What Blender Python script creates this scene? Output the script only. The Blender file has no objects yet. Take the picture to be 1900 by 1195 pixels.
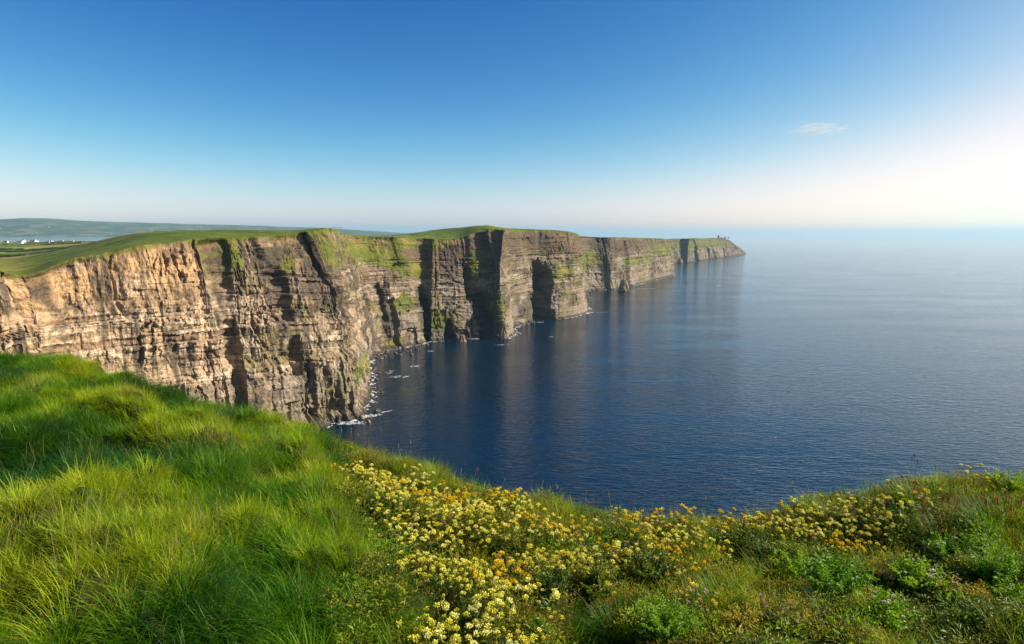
import bpy, math, random
import numpy as np

# ------------------------------------------------------------------ camera
R = math.radians
scene = bpy.context.scene
CAM_Z = 180.0
FPX, W0, H0, HOR = 1238.0, 1900.0, 1195.0, 434.0      # focal length in photograph pixels, photograph size, horizon row
PITCH = math.atan((H0 / 2 - HOR) / FPX)
cam_data = bpy.data.cameras.new('camera')
cam_data.sensor_width = 36.0
cam_data.lens = 36.0 * FPX / W0
cam_data.clip_start = 0.05
cam_data.clip_end = 200000.0
cam = bpy.data.objects.new('camera', cam_data)
scene.collection.objects.link(cam)
cam.location = (0, 0, CAM_Z)
cam.rotation_euler = (R(90) - PITCH, 0, 0)
scene.camera = cam

# ------------------------------------------------------------------ sky, sun, exposure
SUN_AZ, SUN_EL = 89.0, 28.0                            # degrees clockwise from the view direction, above the horizon
world = bpy.data.worlds.new('World')
scene.world = world
world.use_nodes = True
wn, wl = world.node_tree.nodes, world.node_tree.links
wn.clear()
sky = wn.new('ShaderNodeTexSky')
sky.sky_type = 'NISHITA'
sky.sun_disc = False
sky.sun_elevation = R(SUN_EL)
sky.sun_rotation = R(SUN_AZ)
sky.altitude = 200
sky.air_density = 0.5
sky.dust_density = 1.2
sky.ozone_density = 4.0
# the photograph's contrasty film response, the same in every direction of the sky
sep = wn.new('ShaderNodeSeparateColor'); com = wn.new('ShaderNodeCombineColor')
wl.new(sky.outputs[0], sep.inputs[0])
def wmath(op, a, b):
    m = wn.new('ShaderNodeMath'); m.operation = op
    for k, v in enumerate((a, b)):
        if isinstance(v, (int, float)): m.inputs[k].default_value = v
        else: wl.new(v, m.inputs[k])
    return m.outputs[0]
for ch, (power, gain, top) in enumerate([(2.95, 0.45, 6.0), (1.8, 0.58, 6.2), (1.08, 0.93, 6.3)]):
    v = wmath('MULTIPLY', wmath('POWER', sep.outputs[ch], power), gain)
    soft = wmath('POWER', wmath('ADD', wmath('POWER', wmath('DIVIDE', v, top), 2.6), 1.0), 1 / 2.6)     # rolls off softly towards white
    wl.new(wmath('DIVIDE', v, soft), com.inputs[ch])
bg = wn.new('ShaderNodeBackground'); bg.inputs['Strength'].default_value = 0.10
wo = wn.new('ShaderNodeOutputWorld')
wl.new(com.outputs[0], bg.inputs['Color']); wl.new(bg.outputs[0], wo.inputs['Surface'])

sun_data = bpy.data.lights.new('sun', 'SUN')
sun_data.energy = 4.9
sun_data.angle = R(0.5)
sun_data.color = (1.0, 0.89, 0.72)
sun = bpy.data.objects.new('sun', sun_data)
scene.collection.objects.link(sun)
sun.location = (60, 10, 260)
sun.rotation_euler = (R(90 - SUN_EL), 0, R(180 - SUN_AZ))

vs = scene.view_settings
vs.view_transform = 'Standard'
vs.look = 'None'
vs.exposure = 0.97
vs.gamma = 1.0
vs.use_curve_mapping = False
scene.render.engine = 'CYCLES'
scene.cycles.max_bounces = 5
scene.cycles.diffuse_bounces = 2
scene.cycles.glossy_bounces = 2
scene.cycles.transmission_bounces = 4
scene.cycles.transparent_max_bounces = 8
scene.cycles.volume_bounces = 0
scene.cycles.caustics_reflective = False
scene.cycles.caustics_refractive = False
scene.cycles.use_adaptive_sampling = False
scene.cycles.sample_clamp_indirect = 6.0
try:
    scene.cycles.use_denoising = True
    scene.cycles.denoiser = 'OPENIMAGEDENOISE'
except Exception:
    pass

# ------------------------------------------------------------------ helpers
CT, ST = math.cos(PITCH), math.sin(PITCH)
COL = scene.collection

def ray(px, py):
    dx = (np.asarray(px, float) - W0 / 2) / FPX
    dy = (H0 / 2 - np.asarray(py, float)) / FPX
    return dx, CT + dy * ST, dy * CT - ST

def at(px, py, Y):
    """World point at forward distance Y along a sight line measured in the photograph."""
    x, y, z = ray(px, py)
    t = Y / y
    return x * t, Y + 0 * t, CAM_Z + z * t

def hash01(*a):
    """Repeatable random number in 0..1 for integer arrays."""
    h = np.zeros(np.broadcast(*a).shape, np.uint32)
    for k, v in enumerate(a):
        v = np.asarray(v).astype(np.int64).astype(np.uint32)
        h = (h ^ (v * np.uint32((0x9E3779B1, 0x85EBCA77, 0xC2B2AE3D, 0x27D4EB2F)[k]))) * np.uint32(0x2C1B3C6D)
        h ^= h >> np.uint32(13)
    h *= np.uint32(0x297A2D39)
    h ^= h >> np.uint32(15)
    return h.astype(np.float64) / 4294967295.0

def vnoise(x, y, seed=0):
    """Smooth 2-D value noise, -1..1."""
    x, y = np.broadcast_arrays(np.asarray(x, float), np.asarray(y, float))
    xi, yi = np.floor(x), np.floor(y)
    fx, fy = x - xi, y - yi
    fx = fx * fx * fx * (fx * (fx * 6 - 15) + 10)
    fy = fy * fy * fy * (fy * (fy * 6 - 15) + 10)
    s = np.full(x.shape, seed)
    a = hash01(xi, yi, s); b = hash01(xi + 1, yi, s)
    c = hash01(xi, yi + 1, s); d = hash01(xi + 1, yi + 1, s)
    return ((a * (1 - fx) + b * fx) * (1 - fy) + (c * (1 - fx) + d * fx) * fy) * 2 - 1

def fbm(x, y, seed=0, octaves=4, gain=0.5):
    out, amp, tot = 0, 1.0, 0
    for o in range(octaves):
        out = out + amp * vnoise(x * 2 ** o + 17.3 * o, y * 2 ** o - 9.1 * o, seed + o)
        tot += amp; amp *= gain
    return out / tot

def sstep(a, b, x):
    t = np.clip((np.asarray(x, float) - a) / (b - a), 0, 1)
    return t * t * (3 - 2 * t)

def lerp3(a, b, t):
    return np.asarray(a)[None, :] * (1 - t[:, None]) + np.asarray(b)[None, :] * t[:, None] if np.ndim(a) == 1 else \
        a * (1 - t[:, None]) + np.asarray(b)[None, :] * t[:, None]

def mesh_from(name, verts, loops, sizes, col=None, smooth=False):
    """Mesh from flat arrays: vertices, loop vertex indices and polygon sizes."""
    me = bpy.data.meshes.new(name)
    verts = np.asarray(verts, np.float32)
    loops = np.asarray(loops, np.int32).ravel()
    sizes = np.asarray(sizes, np.int32)
    me.vertices.add(len(verts)); me.vertices.foreach_set('co', verts.ravel())
    me.loops.add(len(loops)); me.loops.foreach_set('vertex_index', loops)
    me.polygons.add(len(sizes))
    starts = np.zeros(len(sizes), np.int32); starts[1:] = np.cumsum(sizes)[:-1]
    me.polygons.foreach_set('loop_start', starts)
    me.polygons.foreach_set('use_smooth', np.full(len(sizes), smooth, bool))
    me.update(calc_edges=True)
    if col is not None:
        at_ = me.color_attributes.new('Col', 'FLOAT_COLOR', 'POINT')
        c4 = np.ones((len(verts), 4), np.float32); c4[:, :3] = col
        at_.data.foreach_set('color', c4.ravel())
    return me

def grid_mesh(name, X, Y, Z, col=None, keep=None, smooth=False):
    """Mesh from 2-D coordinate arrays; keep masks the quads."""
    n, m = X.shape
    idx = np.arange(n * m).reshape(n, m)
    q = np.stack([idx[:-1, :-1], idx[1:, :-1], idx[1:, 1:], idx[:-1, 1:]], -1)
    q = q[keep] if keep is not None else q.reshape(-1, 4)
    V = np.stack([X, Y, Z], -1).reshape(-1, 3)
    used = np.zeros(n * m, bool); used[q.ravel()] = True
    remap = np.cumsum(used) - 1
    q = remap[q]
    V = V[used]
    if col is not None:
        col = col.reshape(-1, 3)[used]
    return mesh_from(name, V, q, np.full(len(q), 4), col, smooth)

def add(name, me, mat=None, parent=None):
    o = bpy.data.objects.new(name, me)
    COL.objects.link(o)
    if mat is not None and me is not None and not me.materials:
        me.materials.append(mat)
    if parent is not None:
        o.parent = parent
    return o

def tag(o, label=None, cat=None, group=None, kind=None):
    if label: o['label'] = label
    if cat: o['category'] = cat
    if group: o['group'] = group
    if kind: o['kind'] = kind
    return o

def empty(name, loc):
    o = bpy.data.objects.new(name, None)
    COL.objects.link(o)
    o.location = loc
    o.empty_display_size = 0.1
    return o

# ------------------------------------------------------------------ materials
def new_mat(name):
    m = bpy.data.materials.new(name)
    m.use_nodes = True
    nt = m.node_tree
    return m, nt, nt.nodes, nt.links, nt.nodes['Principled BSDF']

def noise_node(nt, scale, detail=4, rough=0.55, vec=None):
    n = nt.nodes.new('ShaderNodeTexNoise')
    n.inputs['Scale'].default_value = scale
    n.inputs['Detail'].default_value = detail
    n.inputs['Roughness'].default_value = rough
    if vec is not None:
        nt.links.new(vec, n.inputs['Vector'])
    return n

def ramp(nt, fac, stops):
    r = nt.nodes.new('ShaderNodeValToRGB')
    e = r.color_ramp.elements
    e[0].position, e[0].color = stops[0][0], (*stops[0][1], 1)
    e[1].position, e[1].color = stops[-1][0], (*stops[-1][1], 1)
    for p, c in stops[1:-1]:
        k = e.new(p); k.color = (*c, 1)
    nt.links.new(fac, r.inputs['Fac'])
    return r

def mul(nt, a, b, fac=1.0):
    m = nt.nodes.new('ShaderNodeMix'); m.data_type = 'RGBA'; m.blend_type = 'MULTIPLY'
    m.inputs[0].default_value = fac
    nt.links.new(a, m.inputs[6]); nt.links.new(b, m.inputs[7])
    return m.outputs[2]

def mat_attr(name, scales, rough=0.95, bump=0.0, bump_scale=1.0, var=0.5, stretch=None):
    """Albedo from the mesh's colour attribute, broken up by noise of its own."""
    m, nt, N, L, P = new_mat(name)
    a = N.new('ShaderNodeAttribute'); a.attribute_name = 'Col'
    g = N.new('ShaderNodeNewGeometry')
    vec = g.outputs['Position']
    if stretch:
        mp = N.new('ShaderNodeMapping'); mp.inputs['Scale'].default_value = stretch
        L.new(vec, mp.inputs['Vector']); vec = mp.outputs[0]
    col = a.outputs['Color']
    for s in scales:
        n = noise_node(nt, s, 5, 0.6, vec)
        r = ramp(nt, n.outputs['Fac'], [(0.3, (1 - var,) * 3), (0.5, (1, 1, 1)), (0.72, (1 + var * 0.8,) * 3)])
        col = mul(nt, col, r.outputs[0])
    L.new(col, P.inputs['Base Color'])
    P.inputs['Roughness'].default_value = rough
    P.inputs['Specular IOR Level'].default_value = 0.15
    if bump:
        n = noise_node(nt, bump_scale, 6, 0.65, vec)
        b = N.new('ShaderNodeBump'); b.inputs['Strength'].default_value = 1.0; b.inputs['Distance'].default_value = bump
        L.new(n.outputs['Fac'], b.inputs['Height']); L.new(b.outputs[0], P.inputs['Normal'])
    return m

def mat_leaf(name, stops, trans=0.45, rough=0.6, world_scale=0.8, hue_noise=0.5):
    """Leaf or blade: colour varies per plant and over the ground; light passes through."""
    m, nt, N, L, P = new_mat(name)
    oi = N.new('ShaderNodeObjectInfo')
    g = N.new('ShaderNodeNewGeometry')
    n = noise_node(nt, world_scale, 3, 0.6, g.outputs['Position'])
    mx = N.new('ShaderNodeMath'); mx.operation = 'MULTIPLY_ADD'
    L.new(oi.outputs['Random'], mx.inputs[0]); mx.inputs[1].default_value = 1 - hue_noise
    sc = N.new('ShaderNodeMath'); sc.operation = 'MULTIPLY_ADD'
    L.new(n.outputs['Fac'], sc.inputs[0]); sc.inputs[1].default_value = 2.2 * hue_noise; sc.inputs[2].default_value = -0.6 * hue_noise
    L.new(sc.outputs[0], mx.inputs[2])
    r = ramp(nt, mx.outputs[0], stops)
    L.new(r.outputs[0], P.inputs['Base Color'])
    P.inputs['Roughness'].default_value = rough
    P.inputs['Specular IOR Level'].default_value = 0.25
    t = N.new('ShaderNodeBsdfTranslucent')
    hs = N.new('ShaderNodeHueSaturation'); hs.inputs['Saturation'].default_value = 1.15; hs.inputs['Value'].default_value = 1.25
    L.new(r.outputs[0], hs.inputs['Color']); L.new(hs.outputs[0], t.inputs['Color'])
    ms = N.new('ShaderNodeMixShader'); ms.inputs[0].default_value = trans
    out = N['Material Output']
    L.new(P.outputs[0], ms.inputs[1]); L.new(t.outputs[0], ms.inputs[2]); L.new(ms.outputs[0], out.inputs['Surface'])
    return m

def mat_plain(name, col, rough=0.8, var=0.25, scale=3.0, spec=0.2):
    m, nt, N, L, P = new_mat(name)
    g = N.new('ShaderNodeNewGeometry')
    n = noise_node(nt, scale, 4, 0.6, g.outputs['Position'])
    c = np.array(col)
    r = ramp(nt, n.outputs['Fac'], [(0.3, tuple(c * (1 - var))), (0.7, tuple(np.minimum(c * (1 + var), 1)))])
    L.new(r.outputs[0], P.inputs['Base Color'])
    P.inputs['Roughness'].default_value = rough
    P.inputs['Specular IOR Level'].default_value = spec
    return m

# ================================================================== the sea
def make_sea_mat(name, swell, base=(0.0001, 0.014, 0.034, 1)):
    m, nt, N, L, P = new_mat(name)
    g = N.new('ShaderNodeNewGeometry')
    P.inputs['Base Color'].default_value = base
    P.inputs['Roughness'].default_value = 0.05
    P.inputs['IOR'].default_value = 1.333
    prev = None
    for scl, stretch, strength, dist, det in swell:
        mp = N.new('ShaderNodeMapping')
        mp.inputs['Rotation'].default_value = (0, 0, R(28))
        mp.inputs['Scale'].default_value = stretch
        L.new(g.outputs['Position'], mp.inputs['Vector'])
        n = noise_node(nt, scl, det, 0.6, mp.outputs[0])
        n.inputs['Distortion'].default_value = 0.6
        b = N.new('ShaderNodeBump'); b.inputs['Strength'].default_value = strength; b.inputs['Distance'].default_value = dist
        L.new(n.outputs['Fac'], b.inputs['Height'])
        lane = noise_node(nt, 0.0035, 3, 0.6, mp.outputs[0])          # gusts and slicks: the ripple comes and goes
        lr = N.new('ShaderNodeMapRange'); lr.inputs[1].default_value = 0.38; lr.inputs[2].default_value = 0.62
        lr.inputs[3].default_value = strength * 0.55; lr.inputs[4].default_value = min(1.0, strength * 1.35)
        L.new(lane.outputs['Fac'], lr.inputs[0]); L.new(lr.outputs[0], b.inputs['Strength'])
        if prev: L.new(prev.outputs[0], b.inputs['Normal'])
        prev = b
    L.new(prev.outputs[0], P.inputs['Normal'])
    return m
M_SEA = make_sea_mat('sea_water', [(0.045, (1, 2.2, 1), 0.5, 1.2, 2), (0.12, (1, 2.6, 1), 0.7, 1.05, 3)])

ang = np.linspace(0, 2 * math.pi, 181)
rad = np.concatenate([[0.0], np.geomspace(60, 60000, 40)])
A_, R_ = np.meshgrid(ang, rad, indexing='ij')
sea = add('sea', grid_mesh('sea', R_ * np.cos(A_), R_ * np.sin(A_), 0 * A_, keep=(R_[1:, 1:] >= 0), smooth=True), M_SEA)
tag(sea, kind='structure')
sea.data.flip_normals() if sea.data.polygons[200].normal.z < 0 else None

# ================================================================== the land behind the cliff edge
# (column, row, forward distance) of points on the land, read off the photograph
LAND = [(-300, 505, 380), (0, 503, 440), (45, 511, 452), (78, 503, 462), (110, 487, 475), (163, 474, 494), (209, 468, 506), (236, 460, 514),
        (321, 449, 538), (396, 441, 562), (415, 442, 568), (500, 439, 604), (560, 433, 638), (600, 427, 660), (640, 423, 688),
        (655, 430, 740), (668, 437, 800), (690, 438, 920), (725, 439, 1040), (770, 441, 1150), (811, 443, 1170), (850, 440, 1200),
        (875, 424, 1240), (900, 418, 1260), (927, 423, 1290), (961, 427, 1360), (990, 426, 1450), (1053, 430, 1530), (1070, 437, 1700),
        (1100, 440, 2200), (1165, 441, 2350), (1222, 443, 2900), (1228, 450, 3500), (1240, 449, 3900), (1255, 444, 4300), (1300, 442, 4750),
        (1335, 441, 5400), (1360, 447, 5900), (1378, 462, 6100),
        (0, 478, 800), (0, 460, 1600), (0, 452, 2700), (-300, 466, 1200), (-300, 452, 2700), (70, 475, 950), (100, 460, 1600), (100, 451, 2700),
        (160, 457, 660), (200, 443, 700), (227, 437, 720), (281, 429.5, 740), (350, 428, 770), (500, 427.5, 810), (560, 427.5, 800),
        (610, 424.5, 790), (281, 436, 1400), (500, 434, 1500), (200, 452, 2600), (350, 450, 2600), (500, 446, 2600), (690, 439, 1100),
        (690, 442, 1500), (760, 434, 1300), (810, 428, 1350), (850, 424, 1350), (850, 427, 1700), (900, 420, 1400), (960, 430, 1900),
        (1053, 432, 1800), (1100, 441, 2700), (1222, 445, 3300), (1300, 444, 5200),
        (-300, 462, 3500), (0, 462, 3500), (200, 462, 3500), (400, 462, 3500), (700, 452, 3000), (900, 446, 3500), (1100, 446, 5000)]
LAND = np.array(LAND, float)

def polar(x, y):
    y = np.maximum(y, 60.0)
    return np.stack([np.asarray(x) / y * FPX, np.log(y) * 520.0], -1)

lx, ly, lz = at(LAND[:, 0], LAND[:, 1], LAND[:, 2])
LP = polar(lx, ly)
def _tps(d2):
    return np.where(d2 > 0, 0.5 * d2 * np.log(np.maximum(d2, 1e-9)), 0.0)
_n = len(LP)
_K = _tps(((LP[:, None] - LP[None]) ** 2).sum(-1) / 1e4) + 0.02 * np.eye(_n)
_Pm = np.c_[np.ones(_n), LP / 100]
_A = np.block([[_K, _Pm], [_Pm.T, np.zeros((3, 3))]])
_sol = np.linalg.solve(_A, np.r_[lz, 0, 0, 0])

def land_z(x, y):
    x = np.asarray(x, float); y = np.asarray(y, float)
    p = polar(x.ravel(), y.ravel())
    out = np.empty(len(p))
    for i in range(0, len(p), 20000):
        q = p[i:i + 20000]
        d2 = ((q[:, None] - LP[None]) ** 2).sum(-1) / 1e4
        out[i:i + 20000] = _tps(d2) @ _sol[:_n] + _sol[_n] + q / 100 @ _sol[_n + 1:]
    out = out.reshape(x.shape)
    d = np.hypot(x, y)
    return np.clip(out, 60, 260) + fbm(x / 40, y / 40, 91, 3) * np.clip(d / 1200, 0.3, 1.5)

# ================================================================== the sea cliffs
# coast line at the foot of the cliff: (column, forward distance, setback of the rim, kind)
COAST = [(-520, 330, 28), (-300, 372, 28), (0, 414, 26), (30, 421, 26), (60, 428, 28), (95, 436, 28), (112, 442, 30), (122, 452, 30), (160, 462, 30),
         (230, 480, 30), (310, 503, 30), (395, 530, 30), (412, 536, 29), (430, 546, 29), (446, 548, 31), (490, 564, 34), (525, 580, 36), (545, 592, 36),
         (556, 596, 38), (585, 606, 44), (615, 620, 50), (645, 632, 54), (668, 646, 52), (681, 674, 46), (678, 730, 36), (676, 800, 32), (682, 890, 32),
         (696, 980, 40), (712, 1026, 46), (740, 1054, 42), (768, 1080, 36), (781, 1104, 30), (790, 1120, 28), (799, 1112, 30),
         (822, 1118, 34), (845, 1126, 34), (872, 1136, 34), (890, 1146, 30), (904, 1158, 26), (914, 1156, 28), (924, 1144, 32), (936, 1146, 36), (944, 1176, 30), (950, 1230, 26),
         (964, 1300, 24), (984, 1362, 22), (993, 1380, 20), (1004, 1392, 18), (1016, 1398, 20), (1026, 1402, 22),
         (1048, 1424, 24), (1075, 1470, 24), (1087, 1520, 24), (1092, 1620, 26), (1086, 1850, 30), (1086, 2080, 34), (1105, 2150, 38), (1140, 2180, 38),
         (1156, 2230, 36), (1164, 2310, 30), (1174, 2330, 34), (1190, 2440, 40), (1220, 2640, 40), (1243, 2850, 34), (1250, 2960, 30), (1247, 3150, 34),
         (1236, 3700, 60), (1238, 4080, 70), (1252, 4230, 60), (1262, 4310, 40), (1266, 4380, 30), (1270, 4380, 30), (1275, 4330, 50), (1285, 4420, 56), (1292, 4560, 40), (1297, 4560, 50),
         (1305, 4680, 60), (1316, 4900, 50), (1323, 5050, 50), (1330, 5080, 70), (1348, 5350, 80), (1366, 5700, 100), (1378, 5950, 120), (1383, 6080, 120), (1380, 6200, 120), (1340, 6500, 120), (1240, 6700, 120)]
COAST = np.array(COAST, float)
cx, cy, _ = at(COAST[:, 0], 520.0, COAST[:, 1])

def catmull(P, n=24):
    P = np.asarray(P, float)
    Q = np.vstack([2 * P[0] - P[1], P, 2 * P[-1] - P[-2]])
    out = []
    t = np.linspace(0, 1, n, endpoint=False)[:, None]
    for i in range(1, len(Q) - 2):
        p0, p1, p2, p3 = Q[i - 1], Q[i], Q[i + 1], Q[i + 2]
        # centripetal weighting keeps tight corners from looping
        m1 = (p2 - p0) * 0.5 * min(1, np.hypot(*(p2 - p1)[:2]) / (0.5 * np.hypot(*(p2 - p0)[:2]) + 1e-6))
        m2 = (p3 - p1) * 0.5 * min(1, np.hypot(*(p2 - p1)[:2]) / (0.5 * np.hypot(*(p3 - p1)[:2]) + 1e-6))
        out.append((2 * t**3 - 3 * t**2 + 1) * p1 + (t**3 - 2 * t**2 + t) * m1 + (-2 * t**3 + 3 * t**2) * p2 + (t**3 - t**2) * m2)
    out.append(P[-1:])
    return np.vstack(out)

crv = catmull(np.c_[cx, cy, COAST[:, 2], COAST[:, 0], np.arange(len(COAST))])
# resample so that one step is about one render pixel
seg = np.hypot(np.diff(crv[:, 0]), np.diff(crv[:, 1]))
s_all = np.r_[0, np.cumsum(seg)]
dmid = np.hypot(crv[:, 0], crv[:, 1])
rate = 1.0 / np.clip(np.clip(dmid, 400, 7000) / 700 * 0.95, 0.7, 5.0)
cum = np.r_[0, np.cumsum(0.5 * (rate[1:] + rate[:-1]) * seg)]
nU = int(cum[-1])
uu = np.linspace(0, cum[-1], nU)
C = np.stack([np.interp(uu, cum, crv[:, k]) for k in range(5)], -1)
S = np.interp(uu, cum, s_all)
# outward (seaward, right-hand) normal from a smoothed tangent
def smooth1(a, k):
    ker = np.hanning(2 * k + 3)[1:-1]; ker /= ker.sum()
    return np.convolve(np.pad(a, k, mode='edge'), ker, 'valid')
tx, ty = np.gradient(smooth1(C[:, 0], 9)), np.gradient(smooth1(C[:, 1], 9))
tl = np.hypot(tx, ty) + 1e-9
NX, NY = ty / tl, -tx / tl
NX, NY = smooth1(NX, 12), smooth1(NY, 12)
tl = np.hypot(NX, NY) + 1e-9
NX, NY = NX / tl, NY / tl
# setback of the rim, ragged in plan
SB = smooth1(C[:, 2], 6) * (1 + 0.15 * vnoise(S / 60, 0 * S, 5)) + 3.5 * fbm(S / 14, 0 * S + 3, 6, 4)
RX, RY = C[:, 0] - NX * SB, C[:, 1] - NY * SB
HZ = smooth1(land_z(RX, RY), 3) + 0.8 * fbm(S / 9, 0 * S, 8, 3)

nV = 190
T = np.linspace(0, 1, nV)
prof_t = [0.0, 0.03, 0.05, 0.20, 0.34, 0.355, 0.52, 0.535, 0.70, 0.715, 0.80, 0.90, 1.0]
prof_o = [0.0, 0.04, 0.12, 0.17, 0.22, 0.31, 0.37, 0.45, 0.53, 0.62, 0.72, 0.88, 1.0]

S2, T2 = np.meshgrid(S, T, indexing='ij')
Z2 = T2 * HZ[:, None]
PX2 = np.repeat(C[:, 3][:, None], nV, 1)
far = np.clip(np.hypot(C[:, 0], C[:, 1]) / 900, 0.8, 4.0)[:, None]    # coarser relief where one pixel covers more
# each stretch of cliff has its own mix of profile
wob = 0.10 * vnoise(S2 / 45, T2 * 3, 21) * np.sin(T2 * math.pi)
lift = smooth1(np.interp(C[:, 3], [-300, 0, 80, 240, 442, 560, 664], [4, 8, 11, 12, 10, 5, 0]), 40)     # beds rise gently towards the inner bay
prof = np.interp(T2 - (lift / HZ)[:, None], prof_t, prof_o) + (T2 - 1) * 0
prof = prof * (1 - sstep(0.93, 1.0, T2)) + T2 ** 0 * sstep(0.93, 1.0, T2)
INW = (prof + wob) * SB[:, None]
# strata
rng = np.random.default_rng(7)
thick = rng.uniform(1.3, 6.5, 120); thick[::7] *= 1.8
bed_z = np.r_[-5, -5 + np.cumsum(thick)]
dip = 3.0 * fbm(S2 / 260, 0 * S2, 31, 2) - lift[:, None]
ZB = Z2 + dip
bed = np.clip(np.searchsorted(bed_z, ZB) - 1, 0, len(thick) - 1)
bh = hash01(bed, 0 * bed + 3)
inbed = (ZB - bed_z[bed]) / thick[bed]
wid = 3.0 + 9.0 * hash01(bed, 0 * bed + 5)
blk = np.floor((S2 + 40 * bh + 1.5 * vnoise(S2 / 5, Z2 / 5, 9)) / (wid * far))
bl = hash01(blk, bed, 0 * bed + 11)
# tall joint-bounded columns that run through several beds
colw = 11.0 * far
colk = np.floor((S2 + 4 * fbm(S2 / 20, Z2 / 40, 12, 2)) / colw)
zone = np.floor(ZB / 34.0 + 0.5 * hash01(colk, 0 * bed + 2))
cl = hash01(colk, zone.astype(int), 0 * bed + 17)
upper = sstep(0.76, 0.86, T2)
lower = 1 - sstep(0.30, 0.36, T2)
mid = (1 - upper) * (1 - lower)
butt = 8.0 * fbm(S2 / 75, Z2 / 260, 41, 3)
gul = -6.5 * np.clip(0.5 - np.abs(fbm(S2 / 38 + 0.7 * fbm(S2 / 26, Z2 / 50, 44, 3), Z2 / 150, 43, 2)) * 2.6, 0, 1) * sstep(-0.15, 0.35, fbm(S2 / 60, Z2 / 80, 45, 2))
flute = 2.2 * fbm(S2 / 9 / far + 0.5 * fbm(S2 / 12, Z2 / 18, 55, 2), Z2 / 34 / far, 51, 4, 0.6) * (0.7 + 0.7 * upper)
ck = np.abs(fbm(S2 / 9 / far + 0.5 * fbm(S2 / 7, Z2 / 12, 53, 3), Z2 / 30 / far, 52, 2))
crack = -4.0 * np.clip(0.13 - ck, 0, 1) / 0.13 * sstep(-0.1, 0.4, fbm(S2 / 24, Z2 / 26, 54, 2))
ragged = sstep(-0.45, 0.35, fbm(S2 / 22, Z2 / 9, 62, 3))                # ledges run, break off and start again
ledge = ((bh - 0.5) * 5.0 * mid + (bh - 0.5) * 3.0 * lower + (bh - 0.5) * 0.6 * upper) * ragged
ledge -= 1.1 * np.where(inbed < 0.22, 1, 0) * mid * ragged                 # undercut foot of each bed
block = (bl - 0.5) * (2.6 * mid + 2.4 * lower + 1.4 * upper) * (0.3 + 1.1 * sstep(-0.3, 0.4, fbm(S2 / 28, Z2 / 22, 61, 2)))
columns = (cl - 0.5) * (5.5 * lower + 2.6 * mid + 1.4 * upper)
fine = 1.1 * fbm(S2 / 3.4 / far, Z2 / 3.0 / far, 71, 3, 0.6) * far ** 0.5
OUT = butt + gul + flute + crack + ledge + block + columns + fine
# gullies and sea caves of the photograph: (column, half width m, depth m, foot t, head t, lean)
GULLY = [(116, 7, 8, 0.0, 0.62, 3), (140, 6, 6, 0.0, 0.5, 0), (424, 7, 5, 0.70, 1.1, 6), (438, 6, 7, 0.30, 0.66, -8), (532, 5, 6, 0.82, 1.1, -10), (547, 8, 11, 0.56, 0.88, -6), (553, 6, 12, 0.28, 0.52, 3),
         (437, 4, 9, 0.05, 0.45, -2), (573, 6, 9, 0.05, 0.42, 0), (612, 5, 7, 0.0, 0.30, 0), (628, 4, 7, 0.0, 0.28, 0), (694, 5, 10, 0.45, 0.85, 3), (718, 5, 10, 0.25, 0.62, 3),
         (735, 6, 10, 0.0, 0.5, 0), (789, 9, 44, 0.0, 0.50, -6), (836, 9, 40, 0.0, 0.18, 0), (880, 9, 36, 0.40, 0.74, -14), (902, 12, 42, 0.0, 0.48, -26), (941, 5, 16, 0.0, 0.30, 0), (1003, 21, 70, 0.0, 0.62, 10),
         (1128, 10, 16, 0.0, 0.6, 0), (1160, 14, 22, 0.0, 0.5, 0), (1268, 34, 70, 0.0, 0.55, 0), (1293, 28, 50, 0.0, 0.40, 0), (1318, 60, 90, 0, 0.55, 0), (1345, 34, 50, 0, 0.4, 0), (1365, 30, 40, 0, 0.4, 0)]
CAVE = np.zeros_like(OUT)
for gpx, hw, dep, t0, t1, lean in GULLY:
    k = int(np.argmin(np.abs(C[:, 3] - gpx) + np.where(np.abs(np.gradient(C[:, 3])) < 0, 99, 0)))
    ds = S2 - S[k] - lean * (T2 - t0) + 0.45 * hw * fbm(S2 / (hw * 2.5), Z2 / (hw * 2.0), gpx, 3)
    m_ = (1 - sstep(hw * 0.55, hw * 1.25, np.abs(ds))) * sstep(t0 - 0.02, t0 + 0.03, T2 + 0.01) * (1 - sstep(t1 - 0.10, t1, T2 + 0.06 * (np.abs(ds) / hw) ** 2))
    if t0 == 0: m_ = (1 - sstep(hw * 0.55, hw * 1.25, np.abs(ds))) * (1 - sstep(t1 - 0.12, t1 + 0.04, T2 + 0.05 * (ds / hw) ** 2 + 0.05 * ds / hw + 0.09 * fbm(S2 / 7, Z2 / 30, gpx + 1, 3)))
    CAVE = np.minimum(CAVE, -dep * m_)
OUT = (OUT + CAVE)
rimfade = 1 - sstep(0.965, 1.0, T2)
OUT = OUT * rimfade
off = -INW + OUT
VX = C[:, 0][:, None] + NX[:, None] * off
VY = C[:, 1][:, None] + NY[:, None] * off
VZ = Z2 - 1.2 * (1 - T2) + 0.5 * np.where(inbed > 0.8, 1, 0) * mid * 0
VZ[:, 0] = -3.0
def inside(x, y, P):
    r = np.zeros(x.shape, bool)
    for i in range(len(P)):
        x0, y0 = P[i - 1]; x1, y1 = P[i]
        if y0 == y1: continue
        c = (y0 > y) != (y1 > y)
        r ^= c & (x < (x1 - x0) * (y - y0) / (y1 - y0) + x0)
    return r
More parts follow.
